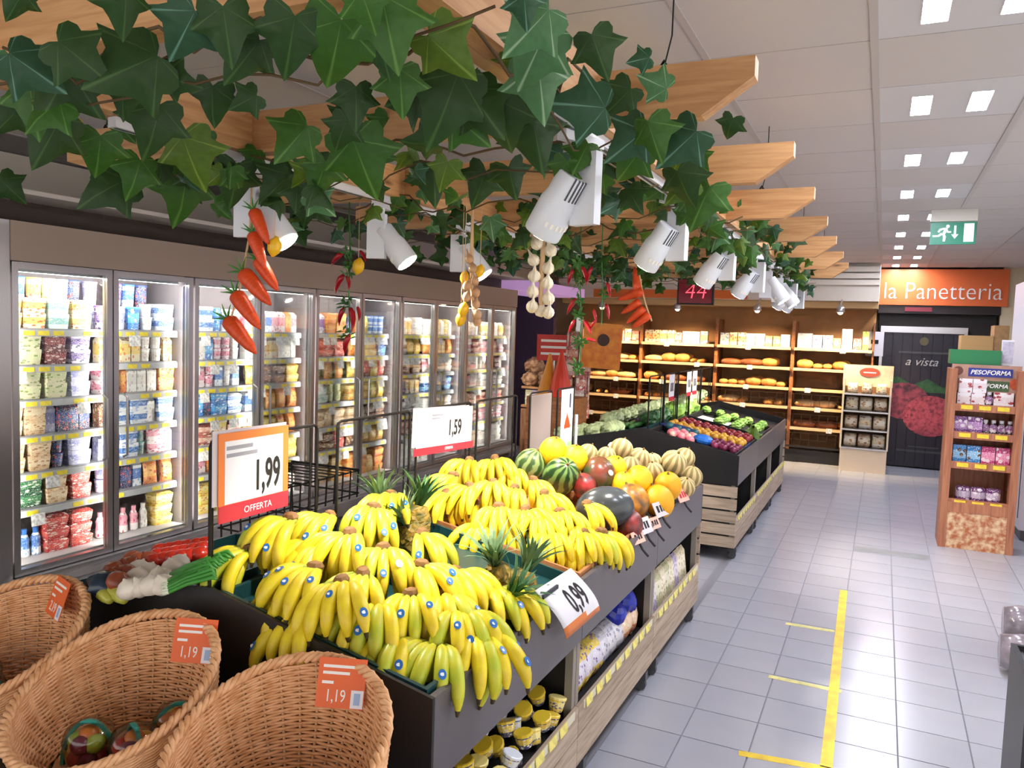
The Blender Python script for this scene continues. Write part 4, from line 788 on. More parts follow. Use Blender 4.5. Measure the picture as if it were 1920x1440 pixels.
# grey blank board and the peach poster
t = tag(O('blank_board', G().box(-.004, .004, .01, .31, .05, .47).mesh('blank_board', M('board_grey', '8f837f', .4)), None, (XC, 4.08, .99)), 'blank grey board in a black frame beyond the second banana heap', 'sign board')
t = T('poster', 'white poster with a picture of carrots, in front of the snack display', 'poster', (XC + .012, 4.53, 1.02))
box('sheet', M('poster_white', 'ece6e6', .5), 0, .003, 0, .2, 0, .45, t); box('green_panel', M('poster_green', 'a9c98f', .5), .003, .004, .12, .195, .005, .11, t); box('orange_panel', M('poster_orange', 'd98a4a', .5), .003, .004, .005, .118, .005, .08, t)
marks(t, M('poster_navy', '2c3454', .5), [(.003, .004, .135, .16, .33, .42)])
for k in range(4): O('printed_carrot', G().lathe([(.002, 0), (.014, .01), (.01, .07), (.002, .1)], 8, sx=.12).mesh('printed_carrot', m_carrot), t, (.0045, .06 + .03 * k, .2), (R(-25 + 18 * k), 0, 0))

# curled paper 0,99 sign clipped to the fascia
def curled_sign():
    A, B, C_, D = Vector((0, 0, 0)), Vector((0, .33, -.012)), Vector((0, .52, -.219)), Vector((0, .215, -.233))
    n = 8; v = []; th = .0015
    for side in (0, 1):
        for i in range(n + 1):
            for j in range(n + 1):
                u, w_ = i / n, j / n; p = A.lerp(B, u).lerp(D.lerp(C_, u), w_); p.x = .05 * math.sin(w_ * 2.2) * .9 + .02 * u * w_ - side * th; v.append(p)
    k = (n + 1); f = []; N2 = k * k
    def I(i, j, s=0): return s * N2 + i * k + j
    for i in range(n):
        for j in range(n): f += [(I(i, j), I(i, j + 1), I(i + 1, j + 1), I(i + 1, j)), (I(i, j, 1), I(i + 1, j, 1), I(i + 1, j + 1, 1), I(i, j + 1, 1))]
    for i in range(n): f += [(I(i, 0), I(i + 1, 0), I(i + 1, 0, 1), I(i, 0, 1)), (I(i, n), I(i, n, 1), I(i + 1, n, 1), I(i + 1, n)), (I(0, i), I(0, i, 1), I(0, i + 1, 1), I(0, i + 1)), (I(n, i), I(n, i + 1), I(n, i + 1, 1), I(n, i, 1))]
    g = G().add(v, f)
    for q in range(len(g.f)):
        c = sum((Vector(g.v[i]) for i in g.f[q]), Vector()) / len(g.f[q])
        if c.z < -.19 + .09 * (c.y - .5): pass
    me = g.mesh('sheet', [m_paper, m_org], True)
    for p in me.polygons:
        c = p.center; w_ = -c.z / .23
        p.material_index = 1 if w_ > .8 else 0
    return me
t = T('price_sign', 'curled paper sign reading 0,99 clipped to the grey fascia', 'price sign', (XR + .012, 2.335, .98))
O('sheet', curled_sign(), t)
lt_ = lettering('0,99', .15, m_txt, t, (0, 0, 0), (0, 0, 0), xs=1.0, bold=.003, ext=.0004)
for v in lt_.data.vertices:                                      # lay the digits on the curled sheet
    u = .62 + v.co.x * .62 / .36; w_ = .46 - v.co.y / .235; e = v.co.z
    A_ = Vector((0, 0, 0)).lerp(Vector((0, .33, -.012)), u); D_ = Vector((0, .215, -.233)).lerp(Vector((0, .52, -.219)), u); p_ = A_.lerp(D_, w_)
    v.co = (.045 * math.sin(w_ * 2.2) + .02 * u * w_ + .0012 + e, p_.y, p_.z)
box('bracket_bar', M('bracket_navy', '2a2c3a', .4), .012, .02, .03, .16, -.035, -.022, t)
# clip-on cards along the fascia
def clip_card(label, y, z, txt, mat, tm, w_=.13, h=.08):
    t = T('price_card', label, 'price card', (XR + .01, y, z), (0, R(-28), R(-12)), group='clip-on price cards of the fascia')
    O('card', G().box(0, .003, -w_ / 2, w_ / 2, 0, h).mesh('card', mat), t); marks(t, tm, [(.003, .0036, -w_ * .3, -w_ * .12, h * .3, h * .75), (.003, .0036, -w_ * .02, w_ * .12, h * .3, h * .75), (.003, .0036, w_ * .18, w_ * .32, h * .3, h * .75)], 'print_mark')
    O('clip_arm', G().tube([(-.004, 0, .01), (.0, 0, -.03), (.01, .01, -.07)], .006, 6).mesh('clip_arm', m_blk), t)
m_pinkc = M('card_pink', 'e9b4a2', .5); m_greyc = M('card_greyish', 'd3cccf', .5)
clip_card('greyish price card before the netted melon', 3.72, .86, '2,49', m_greyc, m_txt); clip_card('small pinkish price card right of the greyish one', 3.9, .845, '1,49', m_pinkc, m_txt, .1, .06); clip_card('whitish price card by the mottled melon', 4.02, .885, '1,79', m_greyc, m_txt); clip_card('orange-pink price card at the lowest orange melon', 4.52, .87, '0,99', m_pinkc, m_red)
clip_card('pale price card touching the lower ripe bananas', 3.6, .84, '1,99', m_pinkc, m_txt, .11, .06)

# ---------------------------------------------------------------- goods in the lower bins
rg = random.Random(31)
GOODS = {'cup': [('navy and yellow', '2c3566', 'e8c63a', 'f0ead8'), ('yellow', 'ecc93a', 'f3e08a', '3a4a8c'), ('blue and white', '3e56a0', 'e6e9f3', 'e8c63a')], 'bag': [('yellow', 'e3c33c', 'd8d2e2', '7a5a9a'), ('silver grey', 'b5b2bd', 'd6d3dc', '8a88a4'), ('orange brown', 'c97a4a', 'e6c3a0', 'efe3c8')], 'pack': [('pale green', 'bcb48a', 'e3dcc0', '8a9a6a'), ('lilac', 'b7a6c4', 'e0d5e6', '7a6a9a'), ('cream', 'dccfae', 'f0e7cf', 'b09a5a')]}
def good_mesh(kind, k):
    wds, a, b, c = GOODS[kind][k]; mt = printed('bin_%s%d' % (kind, k), a, b, c, dots=12)
    if kind == 'cup': return G().lathe([(.03, 0), (.032, .004), (.04, .052), (.043, .054), (.043, .062), (.038, .065)], 12, mis=[0, 0, 1, 1, 1]).mesh('snack_cup', [mt, M('cup_lid_%d' % k, b, .3)])
    if kind == 'bag':
        v = []; n = 6
        for i in range(n):
            u = i / (n - 1); q = .006 + .04 * math.sin(math.pi * u) ** .6
            for a_, b_ in ((q, -.05), (.3 * q, -.065), (-q, -.05), (-q, .05), (.3 * q, .065), (q, .05)): v.append((a_, b_, u * .17))
        return G().add(v, [tuple(range(6)), tuple(range(n * 6 - 1, n * 6 - 7, -1))] + [(i * 6 + (j + 1) % 6, i * 6 + j, i * 6 + 6 + j, i * 6 + 6 + (j + 1) % 6) for i in range(n - 1) for j in range(6)]).mesh('snack_bag', mt, True)
    return G().add([(-.02, -.045, 0), (.02, -.045, 0), (.02, .045, 0), (-.02, .045, 0), (-.02, -.045, .17), (.02, -.045, .17), (.02, .045, .17), (-.02, .045, .17), (0, -.05, .2), (0, .05, .2)], [(0, 3, 2, 1), (0, 1, 5, 4), (1, 2, 6, 5), (2, 3, 7, 6), (3, 0, 4, 7), (5, 6, 9, 8), (7, 4, 8, 9), (4, 5, 8), (6, 7, 9)]).mesh('snack_pack', mt)
GM = {k: [good_mesh(k, i) for i in range(3)] for k in GOODS}
for k in range(3): box('bin_liner', m_blk, -1.46, -1.02, U1[k] + .04, U1[k + 1] - .04, .14, .3 if k else .32).update_tag()
for o in [o for o in col.objects if o.name.startswith('bin_liner')]:
    i = [u for u in range(3) if abs(o.location.y - (U1[u] + U1[u + 1]) / 2) < .3][0]; pr_ = [q for q in col.objects if q.name.startswith('produce_stand') and abs(q.location.y - (U1[i] + U1[i + 1]) / 2) < .05][0]
    o.location = o.location - pr_.location; o.parent = pr_; o.name = 'bin_floor'
for row in range(14):
    for c in range(5):
        x = -1.06 - .075 * c; y = 1.81 + .073 * row; k = rg.choices((0, 1, 2), (5, 4, 3))[0]
        tag(O('snack_cup', GM['cup'][k], None, (x + rg.uniform(-.006, .006), y + rg.uniform(-.006, .006), .335 + .022 * c + .03 * (row % 2)), (rg.uniform(-.5, .5), rg.uniform(-.3, .7), rg.random() * 6), .84), '%s snack cup in nearest bin, %s from near end, %s from front' % (GOODS['cup'][k][0], ORD[row + 1], ORD[c + 1]), 'cup', 'snack cups in the nearest bin')
for row in range(10):
    for c in range(3):
        k = 0 if row < 4 else 1 if row < 7 else 2; 
        tag(O('snack_bag', GM['bag'][k], None, (-1.09 - .11 * c, 2.97 + .1 * row, .302), (0, R(-14), R(rg.uniform(-14, 14)))), '%s snack bag, %s from near end, %s row of the middle bin' % (GOODS['bag'][k][0], ORD[row + 1], ['front', 'second', 'back'][c]), 'snack bag', 'snack bags in the middle bin')
for row in range(9):
    for c in range(2):
        k = rg.randrange(3); tag(O('snack_pack', GM['pack'][k], None, (-1.07 - .1 * c, 4.1 + .1 * row, .301), (0, R(-8), R(rg.uniform(-8, 8)))), '%s snack pack, %s from near end, %s row of the far bin' % (GOODS['pack'][k][0], ORD[row + 1], ['front', 'back'][c]), 'snack pack', 'packs in the far bin')
m_bblue = M('blue_film', '1d2fae', .2, var=.4, scale=24); 
for k, (y, z, s) in enumerate([(3.62, .47, 1), (3.74, .5, 1.1), (3.83, .46, .9)]):
    g = G().lathe(ball(.075, .07, k=9), 12, lobes=7, depth=.2).mesh('blue_bag', m_bblue)
    tag(O('blue_bag', g, None, (-1.12, y, z), (rg.random(), rg.random(), 1), s), 'shiny blue film bag, %s in the middle bin' % ['nearest', 'largest', 'farthest'][k], 'bag', 'blue bags in the middle bin')

# ---------------------------------------------------------------- wicker baskets
m_wick = M('wicker', 'f2bc8c', .5, var=.3, scale=30, dark='d99c68'); m_wick2 = M('wicker_dark', 'e6b482', .55, var=.3, scale=26)
RB, TAU = .265, R(25)
def bp(th, u, off=0):                                            # point of the basket wall, u = 0 floor .. 1 rim
    top = Vector((RB * math.cos(th), RB * math.sin(th) * math.cos(TAU), RB * math.sin(th) * math.sin(TAU))); bot = Vector((.165 * math.cos(th), .165 * math.sin(th) + .02, -.21))
    p = bot.lerp(top, u); rad = Vector((math.cos(th), math.sin(th), 0)); return p + rad * (.028 * math.sin(math.pi * min(1, u)) + off)
NS = 34
def weave():
    g = G(); rows_ = 38
    for r_ in range(rows_):
        u = .04 + .93 * r_ / rows_; P = []
        for k in range(NS * 2): th = 2 * math.pi * k / (NS * 2); P.append(bp(th, u, .0045 * (math.cos(math.pi * k / 1) if False else ((1 if (k // 2 + r_) % 2 else -1) if k % 2 == 0 else 0))))
        g.tube(P, .0044, 5, closed=True)
    return g.mesh('weave', m_wick, True)
weave_me = weave()
stake_me = [G().tube([bp(2 * math.pi * k / NS, u / 8) for u in range(9)], .0042, 5).mesh('stake', m_wick2, True) for k in range(NS)]
def rim():
    g = G()
    for q in range(3):
        P = []
        for k in range(120): th = 2 * math.pi * k / 120; a = th * 26 + q * 2.094; P.append(bp(th, 1, .009 * math.cos(a)) + Vector((0, 0, .009 * math.sin(a) + .004)))
        g.tube(P, .0075, 6, closed=True)
    return g.mesh('rim', m_wick, True)
rim_bme = rim(); flo_me = G().lathe([(.16, -.21), (.16, -.2)], 28, c=(0, .02, 0)).mesh('basket_floor', m_wick2)
BK = [(-2.34, 1.405, .862), (-1.79, 1.39, .855), (-1.225, 1.375, .85)]
m_ocard = M('card_orange', 'e9662a', .5)
for n, (c, txt, lb) in enumerate(zip(BK, ('2,19', '1,19', '1,19'), ('leftmost wicker basket, mostly cut off, by the cooler', 'middle wicker basket with two fruit cups', 'rightmost wicker basket below the bananas'))):
    t = T('wicker_basket', lb, 'basket', c, group='wicker baskets in front of the produce island')
    O('weave', weave_me, t, kind='stuff'); O('rim', rim_bme, t); O('basket_floor', flo_me, t)
    for me in stake_me: O('stake', me, t)
    pc = T('price_card', 'orange price card reading %s on the %s wicker basket' % (txt, ['leftmost', 'middle', 'rightmost'][n]), 'price card', Vector(c) + Vector([(.02, .215, .12), (.075, .21, .12), (.03, .215, .125)][n]), (R(-18), R(0), R([-18, 20, 20][n])))
    O('card', G().box(-.062, .062, -.002, 0, -.11, .01).mesh('card', m_ocard), pc)
    box('white_corner', m_paper, .028, .06, -.003, -.002, -.108, -.065, pc); box('blue_mark', M('card_blue', '9fb6dc', .5), .036, .052, -.0036, -.003, -.1, -.072, pc)
    lettering(txt, .042, m_wtxt, pc, (-.012, -.0026, -.082), FACE_Y, xs=.75); marks(pc, m_wtxt, [(-.05, .045, -.0026, -.002, -.014, -.007), (-.05, .02, -.0026, -.002, -.03, -.023), (-.05, -.02, -.0026, -.002, -.053, -.046)]); None; None
st = T('basket_stand', 'low dark stand carrying the three wicker baskets', 'stand', (-1.78, 1.4, 0))
box('stand_top', m_blk, -.8, .8, -.22, .22, .56, .64, st); box('stand_leg', m_blk, -.78, -.7, -.2, .2, 0, .56, st); box('stand_leg', m_blk, .7, .78, -.2, .2, 0, .56, st)
# fruit cups inside
m_clear = glass('clear_tub', 'f4f6f4', .2, .1); m_band = M('teal_band', '2f9a8c', .35)
FRU = [M('fruit_yellow', 'e9b02c', .35), M('fruit_orange', 'e07a22', .35), M('fruit_red', 'b8302a', .3), M('fruit_green', 'a9b83a', .35), M('fruit_plum', '7a1f3a', .3)]
fr_me = [G().lathe(ball(.026, .024, k=9), 12).mesh('fruit', m, True) for m in FRU]
tub_me = G().add(*(lambda n: ([(r * math.cos(2 * math.pi * j / n), r * math.sin(2 * math.pi * j / n), z) for r, z in ((.052, 0), (.062, .05), (.066, .07), (.056, .1), (.03, .115)) for j in range(n)], [(i * n + j, i * n + (j + 1) % n, (i + 1) * n + (j + 1) % n, (i + 1) * n + j) for i in range(4) for j in range(n)] + [tuple(range(n))[::-1], tuple(4 * n + j for j in range(n))]))(18)).mesh('tub', m_clear, True)
def fruit_cup(label, p, rot=(0, 0, 0)):
    t = T('fruit_cup', label, 'fruit cup', p, rot, group='fruit cups in the baskets'); O('tub', tub_me, t)
    for lv in range(2):
        for k in range(5): a = k * 1.257 + lv * .6; O('fruit', fr_me[rg.randrange(5)], t, (.028 * math.cos(a), .028 * math.sin(a), .026 + .04 * lv))
    O('fruit', fr_me[1], t, (0, 0, .082))
    O('band', G().tube([(.068 * math.cos(a), 0, max(-.0, .0 + .118 * math.sin(a))) for a in [math.pi * k / 14 for k in range(15)]], .007, 4).mesh('band', m_band), t)
c = Vector(BK[1]); fruit_cup('fruit cup with teal band, front one in the middle basket', c + Vector((-.03, -.05, -.197)), (0, 0, .5)); fruit_cup('fruit cup with red fruit, right one in the middle basket', c + Vector((.09, -.01, -.197)), (0, 0, -.4)); fruit_cup('fruit cup with white lid edge at the back right of the middle basket', c + Vector((.08, .12, -.197)), (0, .2, .9))
fruit_cup('fruit cup in the leftmost basket showing its teal band', Vector(BK[0]) + Vector((.02, -.04, -.197)), (0, 0, .6)); fruit_cup('fruit cup with red fruit at the picture edge in the leftmost basket', Vector(BK[0]) + Vector((-.1, .02, -.197)), (0, 0, -.3)); fruit_cup('fruit cup deep in the rightmost basket', Vector(BK[2]) + Vector((.02, -.06, -.197)), (0, 0, .2))

# ---------------------------------------------------------------- vegetables on the cooler side of the near island
m_onw = M('white_onion', 'ece2d2', .4, var=.12, scale=20); m_onb = M('brown_onion', '9a4a2a', .35, var=.3, scale=18); m_tom = M('tomato_red', 'c22f1c', .25, var=.2, scale=8); m_spr = M('spring_onion_green', '3f8f34', .4, var=.3, scale=8); m_sprw = M('spring_onion_white', 'e6ecd2', .4)
on_me = {k: G().lathe([(.003, -.03), (.02, -.028), (.036, -.01), (.036, .008), (.022, .024), (.006, .031), (.003, .036)], 14).mesh(nm, m, True) for k, nm, m in (('w', 'onion', m_onw), ('b', 'onion', m_onb))}
tom_me = G().lathe(ball(.033, .028, k=9), 12, lobes=5, depth=.08).mesh('tomato', m_tom, True)
def sf(x, y, h): return (x, y, surf(x) + h)
wn = ['at the front edge', 'second along the front edge', 'third along the front edge', 'topmost', 'beside the brown onions', 'below the tomatoes', 'left of the green stalks', 'left of the topmost one', 'nearest the tomatoes', 'lowest in front']
def hp(px, py, h): p = heap(px, py, h); return (p.x, p.y, p.z)
for k, (x, y) in enumerate([(262, 1100), (284, 1098), (304, 1096), (280, 1072), (258, 1082), (322, 1064), (300, 1080), (262, 1066), (338, 1056), (242, 1104)]):
    tag(O('onion', on_me['w'], None, hp(x, y, .05), (rg.uniform(-.6, .6), rg.uniform(-.6, .6), rg.random() * 6), 1.0), 'pale white onion %s on the cooler side' % wn[k], 'onion', 'white onions')
for k, (x, y) in enumerate([(205, 1084), (222, 1078), (238, 1076), (212, 1070), (230, 1064), (246, 1060), (262, 1052), (278, 1050), (250, 1048), (222, 1090)]):
    tag(O('onion', on_me['b'], None, hp(x, y, .06), (rg.uniform(-.6, .6), rg.uniform(-.6, .6), rg.random() * 6)), 'brown onion, %s counted from the basket, on the cooler side' % ORD[k + 1], 'onion', 'brown onions')
for k in range(18):
    x, y = 290 + 17 * (k % 6) + 5 * (k // 6), 1052 - 10 * (k // 6) - 2.6 * (k % 6)
    tag(O('tomato', tom_me, None, hp(x, y, .06), (rg.uniform(-.4, .4), rg.uniform(-.4, .4), rg.random() * 6)), 'red tomato, %s across in %s row behind the onions' % (ORD[k % 6 + 1], ORD[k // 6 + 1]), 'tomato', 'tomatoes on the cooler side')
for b_ in range(3):
    p, q = heap(306 + 6 * b_, 1108 - 12 * b_, .05), heap(400 + 6 * b_, 1078 - 10 * b_, .09); d_ = (q - p).normalized()
    t = T('spring_onion_bunch', 'bunch of green spring onions, %s one beside the sign frame' % ['nearest', 'middle', 'farthest'][b_], 'spring onions', p, d_.to_track_quat('X', 'Z').to_euler(), group='spring onion bunches')
    L_ = (q - p).length
    for k in range(10):
        y = .009 * (k - 4.5); O('stalk', G().tube([(0, y * .5, .004 * (k % 2)), (L_ * .12, y * .7, .006 * (k % 3)), (L_ * .5, y * 1.1, .012 + .006 * (k % 3)), (L_, y * 1.5, .012 + .008 * (k % 3)), (L_ * 1.06, y * 1.7, .005)], [.008, .006, .0065, .007, .003], 6, mis=[1, 0, 0, 0]).mesh('stalk', [m_spr, m_sprw], True), t)
crate('teal plastic crate of onions on the cooler side', 1.74, 2.6, -2.56, -1.83, m_teal)
m_cauli = M('pale_cabbage', 'd6dcae', .5, var=.3, scale=14)
for k in range(2): tag(O('courgette', G().tube([(0, -.1, 0), (.004, -.05, 0), (.006, .05, 0), (0, .1, 0)], [.012, .022, .024, .012], 10).mesh('courgette', M('yellow_courgette', 'b9b84a', .35), True), None, hp(186 + 26 * k, 1110, .03), (0, R(-8), R(70))), ['pale yellow courgette at the basket end of the onion crate', 'pale yellow courgette next to the white onions'][k], 'courgette')
tag(O('dark_bag', G().lathe(ball(.06, .04, k=8), 12, lobes=6, depth=.25).mesh('dark_bag', M('dark_blue_film', '26384c', .25, var=.4, scale=20), True), None, hp(196, 1096, .05), (.2, .2, 0)), 'dark blue bag lying beside the brown onions', 'bag')

# ---------------------------------------------------------------- produce of the far island
m_blue = M('blue_liner', '2a72d4', .3, var=.25, scale=18); m_navy = M('navy_tray', '24386e', .35)
FRT = {'plum': (M('plum_skin', '8a2a52', .3, var=.35, scale=14, randcol=.15), .032, 'pink-red plum'), 'apricot': (M('apricot_skin', 'edb03c', .45, var=.15, scale=14, randcol=.08), .033, 'orange apricot'), 'rose': (M('rosy_apple', 'd66a80', .35, var=.3, scale=12, dark='ecc3a8', randcol=.1), .036, 'rosy apple'), 'red': (M('red_apple', '9e2f36', .3, var=.3, scale=12, randcol=.12), .037, 'dark red apple'), 'teal': (M('teal_paper_fruit', '2f6a70', .4, var=.3, scale=14), .036, 'teal-wrapped fruit')}
fmesh = {k: G().lathe([(max(.001, r * math.sin(math.pi * i / 8) * (1.0 if i else .2)), -r * .92 * math.cos(math.pi * i / 8)) for i in range(9)], 10).mesh(k, m, True) for k, (m, r, d) in FRT.items()}
rf = random.Random(77)
def fruit_block(kind, x0, x1, y0, y1, h, where, step=.075):
    c = 0; nr = 0; y = y0
    while y < y1:
        nr += 1; x = x1 - (.0 if nr % 2 else .035); nc = 0
        while x > x0:
            nc += 1; c += 1
            tag(O({'plum': 'plum', 'apricot': 'apricot', 'rose': 'apple', 'red': 'apple', 'teal': 'wrapped_fruit'}[kind], fmesh[kind], None, (x, y, surf(x) + h + rf.uniform(0, .012)), (rf.random() * 6, rf.random() * 6, 0)),
                '%s %s, %s row from near end, %s from the aisle' % (FRT[kind][2], where, ORD[nr], ORD[nc]), {'plum': 'plum', 'apricot': 'apricot', 'rose': 'apple', 'red': 'apple', 'teal': 'fruit'}[kind], '%s %s' % (FRT[kind][2], where)); x -= step
        y += step * .95
crate('black tray of plums and rosy apples at the near end of the far island', 6.53, 6.97, -1.76, -1.03, m_blk); crate('navy tray of apricots on the far island', 6.99, 7.3, -1.76, -1.03, m_navy); crate('dark tray of red apples on the far island', 7.32, 7.62, -1.76, -1.03, m_blk)
fruit_block('plum', -1.26, -1.07, 6.6, 6.9, .02, 'at the aisle corner'); fruit_block('rose', -1.62, -1.42, 6.58, 6.86, .02, 'by the blue paper'); fruit_block('teal', -1.74, -1.45, 6.9, 6.97, .03, 'in the near tray')
fruit_block('apricot', -1.74, -1.08, 7.05, 7.28, .02, 'in the navy tray'); fruit_block('red', -1.7, -1.08, 7.38, 7.6, .02, 'in the dark tray')
tag(O('blue_paper', G().lathe(ball(.09, .05, k=9), 16, lobes=7, depth=.25).mesh('blue_paper', m_blue), None, (-1.33, 6.68, surf(-1.33) + .035), (0, R(10), .3)), 'crumpled bright blue paper between plums and rosy apples', 'paper')
tag(O('blue_paper', G().lathe(ball(.08, .035, k=9), 16, lobes=9, depth=.25, sx=2.2).mesh('blue_paper', m_navy), None, (-1.6, 6.95, surf(-1.6) + .03), (0, R(10), .1)), 'dark blue paper along the back of the apricot tray', 'paper')
# lettuce, cabbages, courgettes, leeks
m_let = M('lettuce_green', '9cc25a', .5, var=.4, scale=14, dark='5f8f34'); m_sav = M('cabbage_dark', '3f6f3c', .5, var=.4, scale=16); m_cab = M('cabbage_pale', 'c9d9a4', .45, var=.3, scale=12); m_crg = M('courgette_green', '3f7434', .3, var=.3, scale=10); m_fen = M('fennel_white', 'dfe8cf', .4, var=.2, scale=10)
def leafy(mat, r, name='leaf_ball'):
    g = G(); rr = random.Random(int(r * 1e4)); v = []; n = 18; k = 11
    for i in range(k):
        a = math.pi * i / (k - 1)
        for j in range(n): q = r * (1 + .16 * math.sin(5 * j + 3 * i) * rr.random() + .1 * rr.random()); b_ = 2 * math.pi * j / n; v.append((q * math.sin(a) * math.cos(b_), q * math.sin(a) * math.sin(b_), -.8 * q * math.cos(a)))
    return g.add(v, [(i * n + j, i * n + (j + 1) % n, (i + 1) * n + (j + 1) % n, (i + 1) * n + j) for i in range(k - 1) for j in range(n)]).mesh(name, mat)
LF = {'let': leafy(m_let, .085), 'sav': leafy(m_sav, .08), 'cab': leafy(m_cab, .078), 'sml': leafy(m_let, .052)}
def veg(kind, name, x, y, h, lb, cat, s=1.0): tag(O(name, LF[kind], None, (x, y, surf(x) + h), (rf.uniform(-.3, .3), rf.uniform(-.3, .3), rf.random() * 6), s), lb, cat, cat + ' heads on the far island')
for k in range(4): veg('let', 'lettuce', -1.93 + .02 * (k % 2), 8.05 + .22 * k, .06, 'large pale lettuce on the ridge of the far island, %s from near end' % ORD[k + 1], 'lettuce', 1.35)
for k in range(9): veg('sml', 'lettuce', -1.12 - .17 * (k % 3), 8.05 + .2 * (k // 3), .03, 'small green lettuce in the aisle-side tray, %s across in %s row' % (ORD[k % 3 + 1], ORD[k // 3 + 1]), 'lettuce', 1.0)
for k in range(5): veg('sml', 'lettuce', -1.12 - .15 * k, 8.72, .03, 'small green lettuce in the last row of the aisle-side tray, %s across' % ORD[k + 1], 'lettuce', .95)
for k in range(5): veg('sav', 'cabbage', -1.98, 7.3 + .17 * k, .05, 'dark green cabbage behind the ridge, %s from near end' % ORD[k + 1], 'cabbage')
for k in range(8): veg('cab', 'fennel', -2.14 - .15 * (k % 4), 6.62 + .16 * (k // 4), .04, 'pale fennel head on the cooler side, %s across in %s row' % (ORD[k % 4 + 1], ORD[k // 4 + 1]), 'fennel')
for k in range(8): veg('cab', 'fennel', -1.9 - .0 * k, 8.2 + .16 * k, .14 + .02 * (k % 2), 'white-topped fennel on the upper back row, %s from near end' % ORD[k + 1], 'fennel', .8)
cz = G().tube([(0, -.11, 0), (.003, -.06, 0), (.006, 0, 0), (.004, .06, 0), (0, .11, 0)], [.012, .02, .022, .021, .012], 10).mesh('courgette', m_crg, True)
for k in range(16): tag(O('courgette', cz, None, (-2.05 - .055 * (k % 8), 6.98 + .2 * (k // 8), surf(-2.05 - .055 * (k % 8)) + .02 + .02 * (k % 2)), (0, R(-10), R(rf.uniform(-8, 8)))), 'green courgette on the cooler side, %s across in %s row' % (ORD[k % 8 + 1], ['near', 'far'][k // 8]), 'courgette', 'courgettes on the far island')
for k in range(10): veg('cab', 'cauliflower', -2.35, 7.2 + .24 * k, .1, 'white cauliflower in the long back row, %s from near end' % ORD[k + 1], 'cauliflower', 1.0)
crate('teal crate behind the near plums on the far island', 6.6, 7.5, -2.2, -1.84, m_teal); crate('black tray of lettuce with white paper at the far end', 7.98, 8.75, -1.76, -1.03, m_blk)
tag(O('white_paper', G().box(-.16, .16, -.2, .2, 0, .004).mesh('white_paper', m_paper), None, (-1.55, 8.25, surf(-1.55) - .01), (0, R(10.5), 0)), 'white paper sheet in the lettuce tray', 'paper')
for n, (a, b) in enumerate([(6.62, 7.1), (7.15, 7.6), (7.68, 8.15), (8.2, 8.7), (8.76, 9.25)]): frame('black wire sign frame on the far island, %s from near end' % ORD[n + 1], a, b, 1.47)
for y, lb in ((7.25, 'narrow white sign on the second frame of the far island'), (7.98, 'left white sign of the farther pair on the far island'), (8.25, 'right white sign of the farther pair on the far island')):
    t = T('price_sign', lb, 'price sign', (XC + .012, y, 1.22)); box('sheet', m_paper, 0, .003, 0, .2, .03, .24, t); box('offer_band', m_red, .003, .005, 0, .2, -.01, .03, t); marks(t, m_txt, [(.003, .0045, .05, .08, .08, .16), (.003, .0045, .095, .12, .08, .16), (.003, .0045, .135, .16, .08, .16)], 'print_mark')
# wicker-free paper leaves at the aisle corner of the far island
for k in range(3): tag(O('dried_leaf', LEAF[2][k], None, (-1.05, 7.62 + .06 * k, .9 + .02 * k), (1, .3 * k, k), .12), 'curled brownish leaf at the aisle edge of the far island, %s' % ['nearest', 'middle', 'farthest'][k], 'leaf')

# crumpled white paper and the flyer holder behind the melons
tag(O('white_paper', G().lathe(ball(.1, .06, k=9), 16, lobes=7, depth=.25).mesh('white_paper', m_paper), None, heap(1165, 848, .14), (.3, .4, 0)), 'crumpled white paper under the topmost cantaloupe', 'paper')
tag(O('white_post', G().cyl((0, 0, 0), (0, 0, .3), .012, n=10).mesh('white_post', m_white), None, (-1.83, 4.92, .98)), 'thin white post right of the peach poster', 'post')

